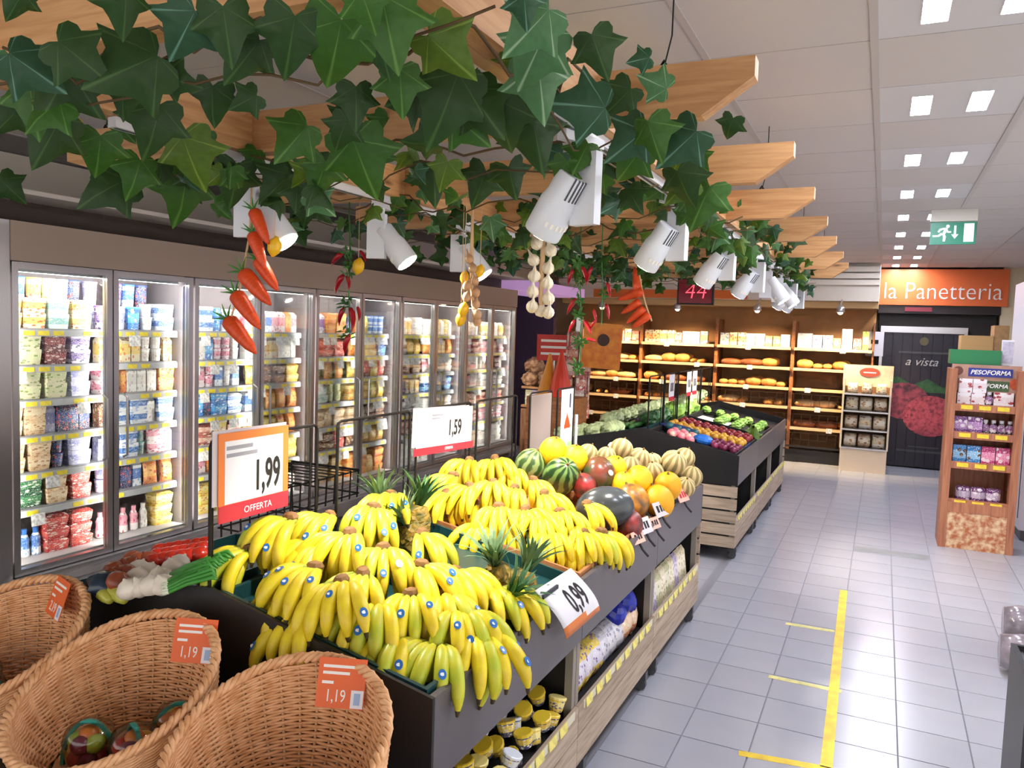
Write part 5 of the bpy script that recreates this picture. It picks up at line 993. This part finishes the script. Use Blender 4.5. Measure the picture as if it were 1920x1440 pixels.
# ---------------------------------------------------------------- bakery along the back wall
m_bk = wood('bakery_wood', 'a4683c', '7a4626', 'x', .5, 3, False); m_bkl = M('bakery_back', 'b5814c', .6, var=.15, scale=5); m_bkd = M('bakery_dark', '4a2c1c', .6); m_rack = M('rack_wire', '3a2a20', .5)
BY = 12.35
m_wlamp = emitter('bakery_lamp', 'ffd9a0', 10, False)
wl = bpy.data.lights.new('bakery_beam', 'SPOT'); wl.energy = BAKERY_W; wl.color = (1, .74, .42); wl.spot_size = R(110); wl.spot_blend = .7; wl.shadow_soft_size = .08
SZ = [1.70, 1.40, 1.10, .82, .52]
bxs = [(-4.75, -3.55), (-3.55, -2.35), (-2.35, -1.22), (-1.22, -.12)]
for n, (x0, x1) in enumerate(bxs):
    xc = (x0 + x1) / 2; W = (x1 - x0) / 2
    t = T('bread_shelf', '%s wooden bread shelf unit from the left along the back wall' % ORD[n + 1], 'shelf', (xc, BY, 0), group='bread shelf units')
    def p(name, mat, a, b, c, d, e, f, par=None): return box(name, mat, a, b, c, d, e, f, par or t)
    p('back_panel', m_bkl, -W, W, .52, .54, .1, 2.32); 
    for s in (-1, 1): p('side_panel', m_bk, s * (W - .012) - .012, s * (W - .012) + .012, .06, .52, .1, 2.1)
    p('plinth', m_blk, -W, W, .02, .5, 0, .18); p('lower_rail', M('rail_dark', '2a2422', .4), -W, W, -.01, .01, .22, .25)
    for z in SZ:
        sh = p('shelf_board', m_bk, -W + .024, W - .024, .0, .5, z - .025, z)
        O('edge_strip', G().box(-W + .024, W - .024, -.258, -.25, -.03, .012).mesh('edge_strip', M('edge_strip_cream', 'd9b98c', .5)), sh, (0, 0, .02))
        O('price_card', G().box(-.04, .04, -.262, -.258, -.05, .02).mesh('price_card', m_wtag), sh, (rf.uniform(-.4, .4), 0, .02))
    for z0, z1 in ((.84, 1.02), (.54, .72), (.24, .44)):              # wire fronts
        for k in range(9): xx = -W + .06 + k * (2 * W - .12) / 8; O('wire', G().cyl((xx, -.004, z0), (xx, -.004, z1), .003, n=4).mesh('wire', m_rack), t)
        for zz in (z0, (z0 + z1) / 2, z1): O('wire', G().cyl((-W + .03, -.004, zz), (W - .03, -.004, zz), .003, n=4).mesh('wire', m_rack), t)
    lt = T('bakery_lamp', '%s small bakery lamp from the left under the beige canopy' % ORD[n + 1], 'lamp', (xc + .1, BY - .5, 2.32), group='bakery lamps')
    O('lamp_shade', G().lathe([(.02, .0), (.05, -.03), (.062, -.09), (.05, -.1)], 14).mesh('lamp_shade', m_alu, True), lt); O('lamp_bulb', G().lathe(ball(.035, .03, k=8), 12).mesh('lamp_bulb', m_wlamp), lt, (0, 0, -.1)); O('lamp_stem', G().cyl((0, 0, 0), (0, .3, .09), .01, n=8).mesh('lamp_stem', m_alu), lt)
    l = bpy.data.objects.new('bakery_beam', wl); col.objects.link(l); l.parent = lt; l.location = (0, -.03, -.14); l.rotation_euler = (R(28), 0, 0)
box('trim_1', M('canopy_beige', 'c9a878', .6), -4.9, -.1, BY - .05, BY + .55, 2.30, 2.39, kind='structure'); box('trim_2', M('soffit_white', 'ddd2c6', .7), -4.9, -.1, BY - .2, BY + .9, 2.395, CEIL, kind='structure')
for k in range(3): box('soffit_step', M('soffit_step', 'e6dcd0', .7), -4.9, -.1, BY - .26 - .03 * k, BY - .2 - .03 * k, 2.62 + .09 * k, 2.69 + .09 * k, bpy.data.objects['trim_2']).matrix_parent_inverse = bpy.data.objects['trim_2'].matrix_world.inverted()
bpy.context.view_layer.update()
for o in [o for o in col.objects if o.name.startswith('soffit_step')]: o.matrix_parent_inverse = Matrix.Translation(-bpy.data.objects['trim_2'].location)
box('orange_band', M('band_orange', 'e0702c', .5), -4.3, -1.88, BY - .215, BY - .2, 2.40, 2.53, None); tag(bpy.data.objects['orange_band'], 'orange band above the bread shelves behind the red number display', 'band')
# bread
m_br = [M('bread_crust', 'c98a45', .55, var=.35, scale=12, dark='8f5424'), M('bread_golden', 'dea857', .55, var=.3, scale=12, dark='b5783a'), M('bread_pale', 'e4c890', .6, var=.25, scale=12, dark='c79a5a'), M('bread_dark', '96592c', .55, var=.3, scale=12, dark='6a3a1c')]
def loaf(mat, L, r, cuts=3):
    n = 13; P = []; rad = []
    for i in range(n): u = i / (n - 1); P.append((L * (u - .5), 0, r * .8)); rad.append(max(.004, r * (math.sin(math.pi * (.04 + .92 * u)) ** .45) * (1 - .07 * (i % 4 == 0))))
    g = G().tube(P, rad, 10); g.v = [(x, y, max(0, z * .9)) for x, y, z in g.v]; return g.mesh('loaf', mat, True)
LV = [('long loaf', loaf(m_br[0], .34, .05)), ('round loaf', loaf(m_br[1], .19, .07)), ('pale ciabatta', loaf(m_br[2], .24, .05)), ('small roll', loaf(m_br[1], .11, .04)), ('dark loaf', loaf(m_br[3], .28, .055)), ('golden baguette', loaf(m_br[1], .42, .034))]
LW = [.36, .21, .26, .125, .3, .12]
for n, (x0, x1) in enumerate(bxs):
    for si, z in enumerate(SZ[1:]):
        if si == 3 and n < 2: continue
        x = x0 + .07; k = 0; dens = (1, 1, .9, 1)[si] if n < 3 else (1, .6, 1, .9)[si]
        while x < x1 - .12:
            q = rf.choice([(0, 2, 3), (1, 2, 5), (1, 4, 5), (3, 3, 1)][(n + si) % 4]); L_ = LW[q]
            if x + L_ > x1 - .05: break
            if rf.random() < dens:
                k += 1
                turn = R(90) + rf.uniform(-.2, .2) if q == 5 else rf.uniform(-.12, .12)
                tag(O('bread_loaf', LV[q][1], None, (x + L_ / 2, BY + (.22 if q == 5 else .12) + rf.random() * .05, z + .001), (0, 0, turn), rf.uniform(1.1, 1.3)), '%s, %s from left, %s shelf of %s bread unit' % (LV[q][0], ORD[k], ORD[si + 2], ORD[n + 1]), 'bread', 'bread on the back wall shelves')
                if q != 5 and rf.random() < .85: tag(O('bread_loaf', LV[q][1], None, (x + L_ / 2 + .01, BY + .3, z + .001), (0, 0, turn), 1.35), 'rear %s behind the %s loaf, %s shelf of %s bread unit' % (LV[q][0], ORD[k], ORD[si + 2], ORD[n + 1]), 'bread', 'bread on the back wall shelves')
            x += L_ + .01
BXC = [('cream', 'eadcb8', 'd9a85a', 'b5562c', .11, .2), ('white', 'f3eee4', 'd8d3ce', '8a98b5', .13, .19), ('blue-topped white', 'eceaf0', '8a90c9', '5a62a8', .13, .2), ('yellow', 'edc95a', 'f3e2a0', 'c98a2c', .1, .16), ('grey-blue', 'b9bcc9', 'dddfe6', '8a8fa5', .14, .3), ('red', 'c9453c', 'e88a7a', 'f3d9c9', .11, .17), ('lime', 'bcc94a', 'dfe59a', '7a9a2c', .08, .27), ('bright white', 'fbfaf6', 'f6f3ec', 'efe9dc', .2, .22)]
bmesh_ = [G().box(-w_ / 2, w_ / 2, -.05, .05, 0, h).mesh('food_box', printed('box_' + a, b, c, d, dots=7)) for a, b, c, d, w_, h in BXC]
seqs = [[0, 5, 1, 0, 0, 3, 5], [0, 0, 0, 0, 5, 1, 1], [1, 0, 0, 1, 1, 3, 3], [7, 2, 2, 3, 4, 5, 6, 3]]
for n, (x0, x1) in enumerate(bxs):
    x = x0 + .06; k = 0; i = 0
    while True:
        q = seqs[n][i % len(seqs[n])]; w_ = BXC[q][4]
        if x + w_ > x1 - .04: break
        k += 1; tag(O('food_box', bmesh_[q], None, (x + w_ / 2, BY + .1, SZ[0] + .001), (0, 0, rf.uniform(-.05, .05))), '%s box, %s from left on top of the %s bread unit' % (BXC[q][0], ORD[k], ORD[n + 1]), 'box', 'boxes on the top bread shelf'); x += w_ + .012; i += 1
# red number display
t = T('number_display', 'red lit queue display showing 44 under the pergola end', 'display', (-2.3, 10.5, 2.24))
box('housing', m_blk, -.24, .24, 0, .06, 0, .35, t); box('screen', M('display_red', '5a0a18', .2, emit=.35), -.22, .22, -.004, 0, .02, .33, t)
lettering('44', .3, emitter('digit_red', 'ff4a5a', 1.3, False), t, (0, -.006, .17), FACE_Y, xs=1.0, shear=.15, bold=-.006); 
for x in (-.15, .15): O('hanger', G().cyl((x, .03, .35), (x, .03, CEIL - 2.24), .006, n=6).mesh('hanger', m_wire), t)

# ---------------------------------------------------------------- right end of the back wall
DY = 12.86
box('door_1', M('doorway_black', '1f1614', .6), -.08, 1.42, DY + .1, DY + .16, 0, 2.37, kind='structure')
box('trim_3', M('lintel_black', '241614', .5), -.1, 1.45, DY - .02, DY + .1, 2.26, 2.375, kind='structure')
wb2 = box('wall_sign_side', M('wall_beige_light', 'd9c9a8', .7), 1.45, 2.4, DY, DY + .1, 0, CEIL, kind='structure')
t = T('shop_sign', 'orange sign with white lettering la Panetteria', 'sign', (.7, DY - .02, 2.375))
box('board', M('panetteria_orange', 'd9662e', .45), -.8, .82, -.03, .02, .005, .52, t); lettering('la Panetteria', .35, m_wtxt, t, (.0, -.034, .2), FACE_Y, xs=.86, ext=.004, bold=-.004)
# picture of a child biting into bread, printed beside the lettering
t = T('wall_picture', 'printed picture of a child eating, left of the orange sign', 'picture', (-.24, DY - .09, 2.40))
box('print_sheet', M('picture_cream', 'e6d6cc', .6), -.3, .12, 0, .02, 0, .5, t)
def flat(pts, mat, name, y): return O(name, G().prism(pts, y - .003, y, 'y').mesh(name, mat), t)
def ell(cx, cz, a, b, n=18): return [(cx + a * math.cos(2 * math.pi * k / n), cz + b * math.sin(2 * math.pi * k / n)) for k in range(n)]
flat(ell(.0, .33, .12, .14), M('picture_hair', '7a4a36', .7), 'printed_hair', -.001); flat(ell(-.0, .25, .1, .11), M('picture_skin', 'e6b8a6', .7), 'printed_face', -.005); flat(ell(-.07, .09, .14, .06), M('picture_sleeve', 'eee2dc', .7), 'printed_sleeve', -.003); flat(ell(-.22, .08, .03, .06), M('picture_red', 'd2525a', .7), 'printed_cuff', -.006); flat(ell(.04, .17, .06, .03), M('picture_bread', 'd8a070', .7), 'printed_bread', -.009)
# curtain strip door with a meat picture
t = T('meat_poster_door', 'dark roller blind printed with minced meat and white script', 'door blind', (.51, DY, 0))
box('frame_top', m_alu, -.56, .56, -.03, .07, 1.98, 2.07, t)
for s in (-1, 1): box('frame_side', m_alu, s * .54 - .02, s * .54 + .02, -.03, .07, 0, 1.98, t)
m_slat = M('blind_slat', '26202a', .4)
for k in range(8): box('slat', m_slat, -.52 + .13 * k + .002, -.52 + .13 * (k + 1) - .002, -.01 - .004 * (k % 2), .01 - .004 * (k % 2), .02, 1.98, t)
m_meat = M('meat_print', 'b04a58', .5, var=.6, scale=26, dark='6a2434'); m_meat2 = M('meat_print_dark', '8a3a4a', .5, var=.5, scale=14, dark='38182a'); m_herb = M('herb_print', '2f5a34', .5, var=.5, scale=20)
flat(ell(-.2, .98, .34, .27), m_meat2, 'printed_meat', -.016); flat(ell(.16, .78, .36, .3), m_meat, 'printed_mince', -.018); flat([(-.5, 1.22), (-.3, 1.34), (-.1, 1.22), (.1, 1.32), (.3, 1.2), (.5, 1.3), (.5, 1.12), (-.5, 1.12)], m_herb, 'printed_herbs', -.0145)
m_scr = M('script_white', 'b9b4b0', .5); m_scrg = M('script_grey', '4a4648', .5); lettering('a vista', .17, m_scr, t, (-.0, -.02, 1.56), FACE_Y, shear=.35); marks(t, m_scrg, [(-.3, .34, -.02, -.016, 1.68, 1.71)]); marks(t, m_scrg, [(-.25, .35, -.02, -.016, .24, .27), (-.1, .3, -.02, -.016, .31, .33)])
O('printed_emblem', G().lathe([(.06, 0), (.06, .004)], 20).mesh('printed_emblem', M('emblem_olive', '5a5036', .5)), t, (.02, -.016, 1.86), (R(90), 0, 0))
box('reader_plate', M('reader_red', '7a2430', .5), .25, .6, DY - .035, DY - .021, 2.29, 2.35); tag(bpy.data.objects['reader_plate'], 'dark red plate on the black lintel under the orange sign', 'sign plate')
# notice beside the door
t = T('wall_notice', 'white notice left of the meat blind', 'notice', (-.12, DY - .06, 1.62)); box('sheet', m_paper, -.12, .12, 0, .006, 0, .36, t); box('notice_mark', m_txt, -.05, .05, -.004, 0, .18, .24, t)
# small bread stand
t = T('bread_stand', 'narrow cream stand with four shelves of packed bread below a printed header', 'stand', (-.17, 12.15, 0)); m_cs = M('stand_cream', 'e4cfb2', .6); W = .3
box('base_box', m_cs, -W, W, -.18, .2, 0, .32, t); box('back_panel', M('stand_brown', '8f6a48', .6), -W, W, .18, .2, .32, 1.34, t)
for s in (-1, 1): box('side_panel', m_cs, s * W - .012, s * W + .012, -.16, .2, .32, 1.3, t)
for z in (.34, .6, .86, 1.1): box('shelf_board', m_alu, -W + .012, W - .012, -.2, .18, z - .02, z, t)
hdr = box('header', M('header_print', 'ecd5ac', .55, var=.2, scale=7), -W - .02, W + .02, -.06, -.04, 1.2, 1.5, t); O('header_oval', G().lathe([(.11, 0), (.11, .006)], 24, sx=1.2, sy=.6).mesh('header_oval', M('header_red', 'b04a34', .5)), t, (.02, -.062, 1.4), (R(90), 0, 0)); marks(t, m_wtxt, [(-.06, .1, -.0705, -.068, 1.39, 1.405)])
m_film = [printed('film_%d' % k, a, b, c, dots=8, rough=.25) for k, (a, b, c) in enumerate([('e3cda6', 'f0e4cc', 'c98a4a'), ('c9a27a', 'e6d3b4', '8a5a34'), ('efe6d2', 'd9c49a', 'b07a3c')])]
def pouch(mt, w_, h):
    v = []; n = 6
    for i in range(n):
        u = i / (n - 1); q = .008 + .045 * math.sin(math.pi * u) ** .6
        for a_, b_ in ((-.38 * w_, -q), (-.5 * w_, 0), (-.38 * w_, q), (.38 * w_, q), (.5 * w_, 0), (.38 * w_, -q)): v.append((a_, b_, u * h))
    return G().add(v, [tuple(range(6)), tuple(range(n * 6 - 1, n * 6 - 7, -1))] + [(i * 6 + (j + 1) % 6, i * 6 + j, i * 6 + 6 + j, i * 6 + 6 + (j + 1) % 6) for i in range(n - 1) for j in range(6)]).mesh('bread_pack', mt, True)
bpk = [pouch(m, .17, .19) for m in m_film]
for si, z in enumerate((.34, .6, .86, 1.1)):
    for k in range(3): tag(O('bread_pack', bpk[(k + si) % 3], None, (-.17 - .185 + .185 * k, 12.08, z + .001), (R(-8), 0, rf.uniform(-.1, .1)), 1 if si < 3 else .8), 'film-wrapped bread pack, %s on the %s tier of the cream stand' % (['left', 'middle', 'right'][k], ['lowest', 'second', 'third', 'top'][si]), 'bread pack', 'packs on the cream stand')
# cardboard boxes and the green crate behind the orange display
tag(box('cardboard_box', M('carton_brown', 'c9a068', .7), .86, 1.2, 11.1, 11.5, 1.72, 1.95), 'wide cardboard box on the dark shelf right of the meat blind', 'cardboard box', 'cardboard boxes'); tag(box('cardboard_box', M('carton_brown2', 'b98f60', .7, var=.2, scale=20), 1.205, 1.36, 11.12, 11.5, 1.72, 2.08), 'tall cardboard box beside the wide one', 'cardboard box', 'cardboard boxes')
t = T('service_shelf', 'dark shelf unit behind the orange snack display', 'shelf', (1.1, 11.2, 0)); box('shelf_top', m_blk, -.3, .3, -.1, .4, 1.55, 1.718, t); box('shelf_body', M('shelf_dark', '2a2624', .6), -.3, .3, .1, .4, 0, 1.55, t)  # shelf body in one even near-black brown
t = T('green_crate', 'green plastic crate standing on top of the snack display', 'crate', (.76, 8.36, 1.66)); m_gc = M('crate_green', '1d7a48', .4)
box('front_side', m_gc, -.2, .2, -.13, -.12, 0, .13, t); box('back_side', m_gc, -.2, .2, .12, .13, 0, .13, t)
for s in (-1, 1): box('end_side', m_gc, s * .195 - .005, s * .195 + .005, -.12, .12, 0, .13, t)
box('crate_bottom', m_gc, -.19, .19, -.12, .12, 0, .008, t)
t = T('flyer_holder', 'white flyer holder at the right end of the green crate', 'flyer holder', (1.0, 8.3, 1.66)); box('holder', m_paper, -.035, .06, -.02, .02, 0, .23, t); box('flyer', M('flyer_lilac', 'cfc8da', .5, var=.25, scale=40), -.03, .055, -.024, -.02, .02, .215, t)
# snack display
SX, SY = .845, 8.05
t = T('snack_display', 'tall cardboard snack display with wood print and blue brand header', 'display stand', (SX, SY, 0)); m_wp = wood('printed_wood', 'b97a58', '9a5a40', 'z', .5, 3, False)
for s in (-1, 1): box('side_panel', m_wp, s * .26 - .03, s * .26 + .03, -.02, .38, 0, 1.62, t)
box('back_panel', m_wp, -.23, .23, .34, .36, 0, 1.62, t); box('foot_panel', M('apple_print', 'b5653c', .5, var=.7, scale=22, dark='e6c9a0'), -.23, .23, -.015, .0, 0, .36, t); box('foot_band', m_wp, -.23, .23, -.018, .0, .33, .42, t)
TZ = [.42, .76, 1.03, 1.28]
for z in TZ:
    sh = box('shelf_board', m_wp, -.23, .23, .0, .34, z - .03, z, t); O('edge', G().box(-.23, .23, -.178, -.17, -.035, .03).mesh('edge', m_wp), sh, (0, 0, .03))
    for k in range(3): O('price_tag', G().box(-.045, .045, -.182, -.178, -.018, .018).mesh('price_tag', m_ytag), sh, (-.14 + .14 * k, 0, .03))
box('header_panel', M('header_wood', 'b9907c', .55, var=.25, scale=12), -.27, .27, .1, .115, 1.42, 1.66, t); box('name_plate', M('brand_blue', '232c8c', .4), -.14, .2, .092, .1, 1.555, 1.63, t); box('name_plate', M('brand_green', '3f5a2c', .4, var=.4, scale=12), -.14, .18, .092, .1, 1.43, 1.52, t)
lettering('PESOFORMA', .055, m_wtxt, t, (.03, .09, 1.592), FACE_Y, shear=.25, bold=.0012); lettering('PESOFORMA', .05, m_wtxt, t, (.03, .09, 1.475), FACE_Y, shear=.25, bold=.001)
O('apple_print', G().lathe([(.05, 0), (.05, .004)], 18).mesh('apple_print', M('apple_orange', 'c9542c', .5, var=.4, scale=20)), t, (.23, .1, 1.5), (R(90), 0, 0)); O('fruit_print', G().lathe([(.04, 0), (.04, .004)], 18).mesh('fruit_print', M('dark_fruit', '6a3a34', .5)), t, (-.22, .1, 1.6), (R(90), 0, 0))
def dbox(name, key, a, b, c, w_, h): return G().box(-w_ / 2, w_ / 2, -.035, .035, 0, h).mesh(name, printed('snack_' + key, a, b, c, dots=6))
SN = {'w': ('white box with red fruit', 'snack_box', dbox('snack_box', 'w', 'f0eaee', 'e6d6da', 'a8323c', .105, .125)), 'W': ('wide white box with red fruit', 'snack_box', dbox('snack_box', 'W', 'f0eaee', 'e6d6da', 'a8323c', .15, .14)), 'p': ('purple box', 'snack_box', dbox('snack_box', 'p', '7c3f8c', 'b88ac4', 'f0e6f0', .12, .16)), 'b': ('blue box', 'snack_box', dbox('snack_box', 'b', '2c86cc', '8cc4ea', '5a3a2c', .105, .17)), 'm': ('magenta box', 'snack_box', dbox('snack_box', 'm', 'c42c74', 'ea8ab4', 'f6dce8', .105, .17)),
      'v': ('violet tin', 'snack_tin', G().lathe([(.055, 0), (.06, .005), (.06, .12), (.055, .13), (.045, .135)], 14).mesh('snack_tin', printed('snack_v', '6a2f6c', 'c9b4cc', 'efe6ee', dots=5))),
      'k': ('dark bottle', 'drink_bottle', G().lathe([(.03, 0), (.034, .005), (.034, .08), (.02, .1), (.016, .115), (.018, .118), (.018, .14)], 12, mis=[0, 0, 0, 0, 1, 1]).mesh('drink_bottle', [printed('snack_k', '2c2430', '8a5a8c', 'd9c9d6', dots=5), m_white]))}
for ti, row in enumerate(['vvvv', 'bbmm', 'ppkkkk', 'wwkW']):
    wd = {'v': .115, 'b': .11, 'm': .11, 'p': .11, 'k': .06, 'w': .108, 'W': .155}; tot = sum(wd[c] for c in row); x = -tot / 2
    if ti == 0: row = 'vvv'; x = -.17
    for k, c in enumerate(row):
        w_ = wd[c]; tag(O(SN[c][1], SN[c][2], None, (SX + x + w_ / 2, SY + .1, TZ[ti] + .001)), '%s, %s from left on the %s tier of snack display' % (SN[c][0], ORD[k + 1], ['lowest', 'second', 'third', 'top'][ti]), SN[c][1].split('_')[1], 'goods on the snack display'); x += w_ + .002
for k in range(2): tag(O('snack_box', SN['w'][2], None, (SX - .155 + .11 * k, SY + .1, TZ[3] + .127)), 'white snack box stacked %s on the display top tier' % ['upper left', 'upper right'][k], 'box', 'goods on the snack display')
# pillar, freezer chest corner, plastic roll, dark bin at the right edge
t = T('upright_freezer', 'white upright freezer partly seen at the right picture edge', 'freezer', (1.68, 9.4, 0)); box('cabinet', M('freezer_white', 'e3e0e8', .35), -.42, .4, -.7, .7, .1, 2.5, t); box('kick_plate', m_cast, -.4, .4, -.68, .68, 0, .1, t); box('door_gasket', M('gasket_grey', '6a666e', .5), -.425, -.42, -.62, -.6, .2, 2.4, t)
t = T('dark_bin', 'dark grey bin with slanted lid at the lower right corner', 'bin', (.87, 3.62, 0)); m_bin = M('bin_grey', '29292d', .4)
box('shell_side', m_bin, -.34, -.32, -.4, .0, 0, .66, t); box('shell_front', m_blk, -.32, .35, -.02, .0, 0, .66, t); box('shell_back', m_bin, -.32, .35, -.4, -.38, 0, .66, t); box('inner_lip', M('lip_metal', '8a8c90', .3, .7), -.32, -.3, -.38, -.02, .6, .64, t); box('bin_floor', m_blk, -.32, .35, -.38, -.02, 0, .3, t)
t = T('plastic_roll', 'clear plastic wrapped rolls lying on the floor at the right edge', 'plastic roll', (1.0, 5.3, 0)); m_pl = M('plastic_wrap', 'b5a9b4', .15, var=.4, scale=18, trans=.3)
for k in range(3): O('roll', G().tube([(-.3 + .03 * k, -.18 + .17 * k, .12 + .11 * (k == 1)), (-.2, -.18 + .17 * k, .12 + .11 * (k == 1)), (.3, -.18 + .17 * k, .12 + .11 * (k == 1))], [.09, .11, .11], 16).mesh('roll', m_pl, True), t)
# exit sign
t = T('exit_sign', 'green emergency exit sign with running figure hanging from the ceiling', 'exit sign', (.452, 7.3, 2.64))
box('housing', M('exit_housing', 'd3cfc6', .5), -.165, .165, .0, .05, .185, CEIL - 2.64 - .001, t); box('plate', M('exit_green', '12795e', .35, emit=.12), -.165, .165, 0, .02, 0, .178, t); box('plate_frame', M('exit_frame', '5a6a66', .4), .158, .165, -.003, 0, 0, .178, t)
m_ew = M('exit_white', 'eaf3ef', .4, emit=.3)
def ex(pts, name): return O(name, G().prism(pts, -.004, -.0005, 'y').mesh(name, m_ew), t)
ex([(.075, .02), (.145, .02), (.145, .165), (.075, .165)], 'door_symbol'); ex([(.005, .15), (.02, .15), (.02, .08), (.038, .08), (.0125, .045), (-.013, .08), (.005, .08)], 'arrow_symbol')
ex(ell(-.04, .145, .013, .013), 'figure_head'); ex([(-.06, .135), (-.04, .128), (-.055, .085), (-.08, .08)], 'figure_torso'); ex([(-.075, .09), (-.06, .085), (-.05, .062), (-.055, .025), (-.07, .025), (-.07, .055)], 'figure_leg'); ex([(-.085, .095), (-.075, .078), (-.1, .062), (-.145, .062), (-.145, .075), (-.108, .075)], 'figure_leg'); ex([(-.065, .135), (-.062, .122), (-.09, .112), (-.1, .095), (-.112, .102), (-.1, .125)], 'figure_arm'); ex([(-.045, .125), (-.035, .105), (-.015, .105), (-.015, .094), (-.042, .094), (-.053, .115)], 'figure_arm')

# ---------------------------------------------------------------- corner behind the coolers
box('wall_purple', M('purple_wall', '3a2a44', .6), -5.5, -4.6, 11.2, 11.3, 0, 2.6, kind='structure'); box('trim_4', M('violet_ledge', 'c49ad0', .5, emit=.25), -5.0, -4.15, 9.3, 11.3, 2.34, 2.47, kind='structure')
t = T('bread_net_rack', 'rack with netted bread bags at the end of the coolers', 'rack', (-4.05, 9.75, 0)); box('rack_body', wood('rack_wood', '9a6a44', '74482c', 'z', .6, 3, False), -.3, .3, -.2, .3, 0, .78, t)
for z in (.8, 1.05): box('rack_shelf', m_bkl, -.3, .3, -.2, .3, z, z + .03, t)
for k in range(4):
    a = 1.081; g = leafy(M('netted_bread', 'c9a27a', .5, var=.5, scale=16, dark='8a5a3a'), .115 + .005 * k, 'bread_bag')
    tag(O('bread_bag', g, None, (-4.25 + .14 * (k % 3), 9.62 + .12 * (k % 2), 1.18 + .17 * (k == 3)), (0, 0, k)), 'clear bag of bread on the rack beside the last cooler, %s' % ['left', 'middle', 'right', 'topmost'][k], 'bread bag', 'bread bags on the rack')
for k in range(6): tag(O('snack_pack', GM['pack'][k % 3], None, (-4.25 + .09 * k, 9.58, .831), (0, 0, R(-90))), 'snack pack on the lower rack shelf, %s from left' % ORD[k + 1], 'snack pack', 'packs on the rack')
def atY(px, py, y): return at(px, py, y=y)
m_rc = M('card_red', 'd2352c', .45, var=.15, scale=16)
p0 = at(1040, 652, y=9.0); t = T('red_sign', 'red promotional sign standing at the end of the coolers', 'sign', p0, (0, 0, R(20))); box('panel', m_rc, -.22, .22, 0, .01, -.16, .16, t)
for k in range(3): box('text_line', m_wtxt, -.17, .14, -.004, 0, .07 - .08 * k, .1 - .08 * k, t)
O('pole', G().cyl((0, .01, -p0.z), (0, .01, -.16), .01, n=8).mesh('pole', m_alu), t)
m_or2 = M('orange_bag', 'f39a2c', .4, var=.3, scale=14, dark='e0741c')
p0 = at(1128, 645, y=7.6); t = T('orange_carrier', 'orange carrier bag with a dark round logo hung before the bread shelves', 'bag', p0, (0, 0, R(12)))
O('bag_body', G().prism([(-.2, -.24), (.19, -.26), (.21, .2), (-.18, .22)], -.02, .02, 'y').mesh('bag_body', m_or2), t); O('logo', G().lathe([(.062, 0), (.062, .004)], 20).mesh('logo', M('logo_brown', '4a2a22', .5)), t, (.02, -.024, .04), (R(90), 0, 0)); O('bag_string', G().cyl((0, 0, .2), (0, 0, CEIL - p0.z - .002), .003, n=5).mesh('bag_string', m_wire), t)
m_umr = M('parasol_red', 'd83a20', .4); m_umo = M('parasol_orange', 'e6962c', .4)
p0 = at(1052, 700, y=6.9)
tag(O('paper_cone', G().lathe([(.12, -.22), (.07, 0), (.01, .22)], 14).mesh('paper_cone', m_umr), None, p0), 'red paper cone ornament behind the blank board', 'cone', 'paper cones'); tag(O('paper_cone', G().lathe([(.12, -.2), (.06, 0), (.01, .2)], 14).mesh('paper_cone', m_umo), None, Vector((at(1030, 702, y=6.95).x, 6.95, p0.z - .021))), 'orange paper cone ornament left of the red cone', 'cone', 'paper cones')
tag(box('cone_plinth', m_bk, p0.x - .28, p0.x + .2, p0.y - .15, p0.y + .2, 0, p0.z - .222), 'brown plinth under the paper cones behind the blank board', 'plinth')
p0 = at(1085, 660, y=8.2); t = T('snack_tower', 'red and silver snack packets hanging on a tower display', 'display', (p0.x, p0.y, 0)); box('tower_core', m_alu, -.03, .03, -.03, .03, 0, 2.0, t); rk = random.Random(4)
for k in range(24):
    a = k * 1.3; O('packet', G().box(-.06, .06, -.01, .01, -.08, .08).mesh('packet', printed('packet_%d' % (k % 3), ['b5453c', 'c9a2a0', '9a3a34'][k % 3], ['d98a7a', 'e6d3d0', 'd9a08a'][k % 3], 'f0e6de', dots=6)), t, (.12 * math.cos(a), .12 * math.sin(a), .95 + .16 * (k // 4)), (0, 0, a + R(90)))
# shoppers' trolley shapes seen beyond the near signs: dark baskets on the ground between island and coolers
t = T('shopping_trolley', 'dark folded wire shopping trolleys parked between island and coolers', 'trolley', (-3.1, 3.6, 0))
for k in range(9): O('trolley_wire', G().tube([(-.25, -.3 + .075 * k, .45), (-.27, -.3 + .075 * k, .95), (.25, -.3 + .075 * k, .95), (.23, -.3 + .075 * k, .45)], .006, 5).mesh('trolley_wire', m_wire), t)
for z in (.5, .65, .8, .94): O('trolley_wire', G().tube([(-.26, -.32, z), (.24, -.32, z), (.24, .32, z), (-.26, .32, z)], .006, 5, closed=True).mesh('trolley_wire', m_wire), t)
O('trolley_handle', G().cyl((-.27, -.36, 1.0), (.27, -.36, 1.0), .016, n=8).mesh('trolley_handle', m_red), t)
for sx in (-.2, .2):
    for sy in (-.28, .28): O('trolley_leg', G().cyl((sx, sy, .05), (sx, sy, .46), .012, n=6).mesh('trolley_leg', m_alu), t); O('trolley_castor', wheel_me, t, (sx, sy, .0), (0, 0, 0))
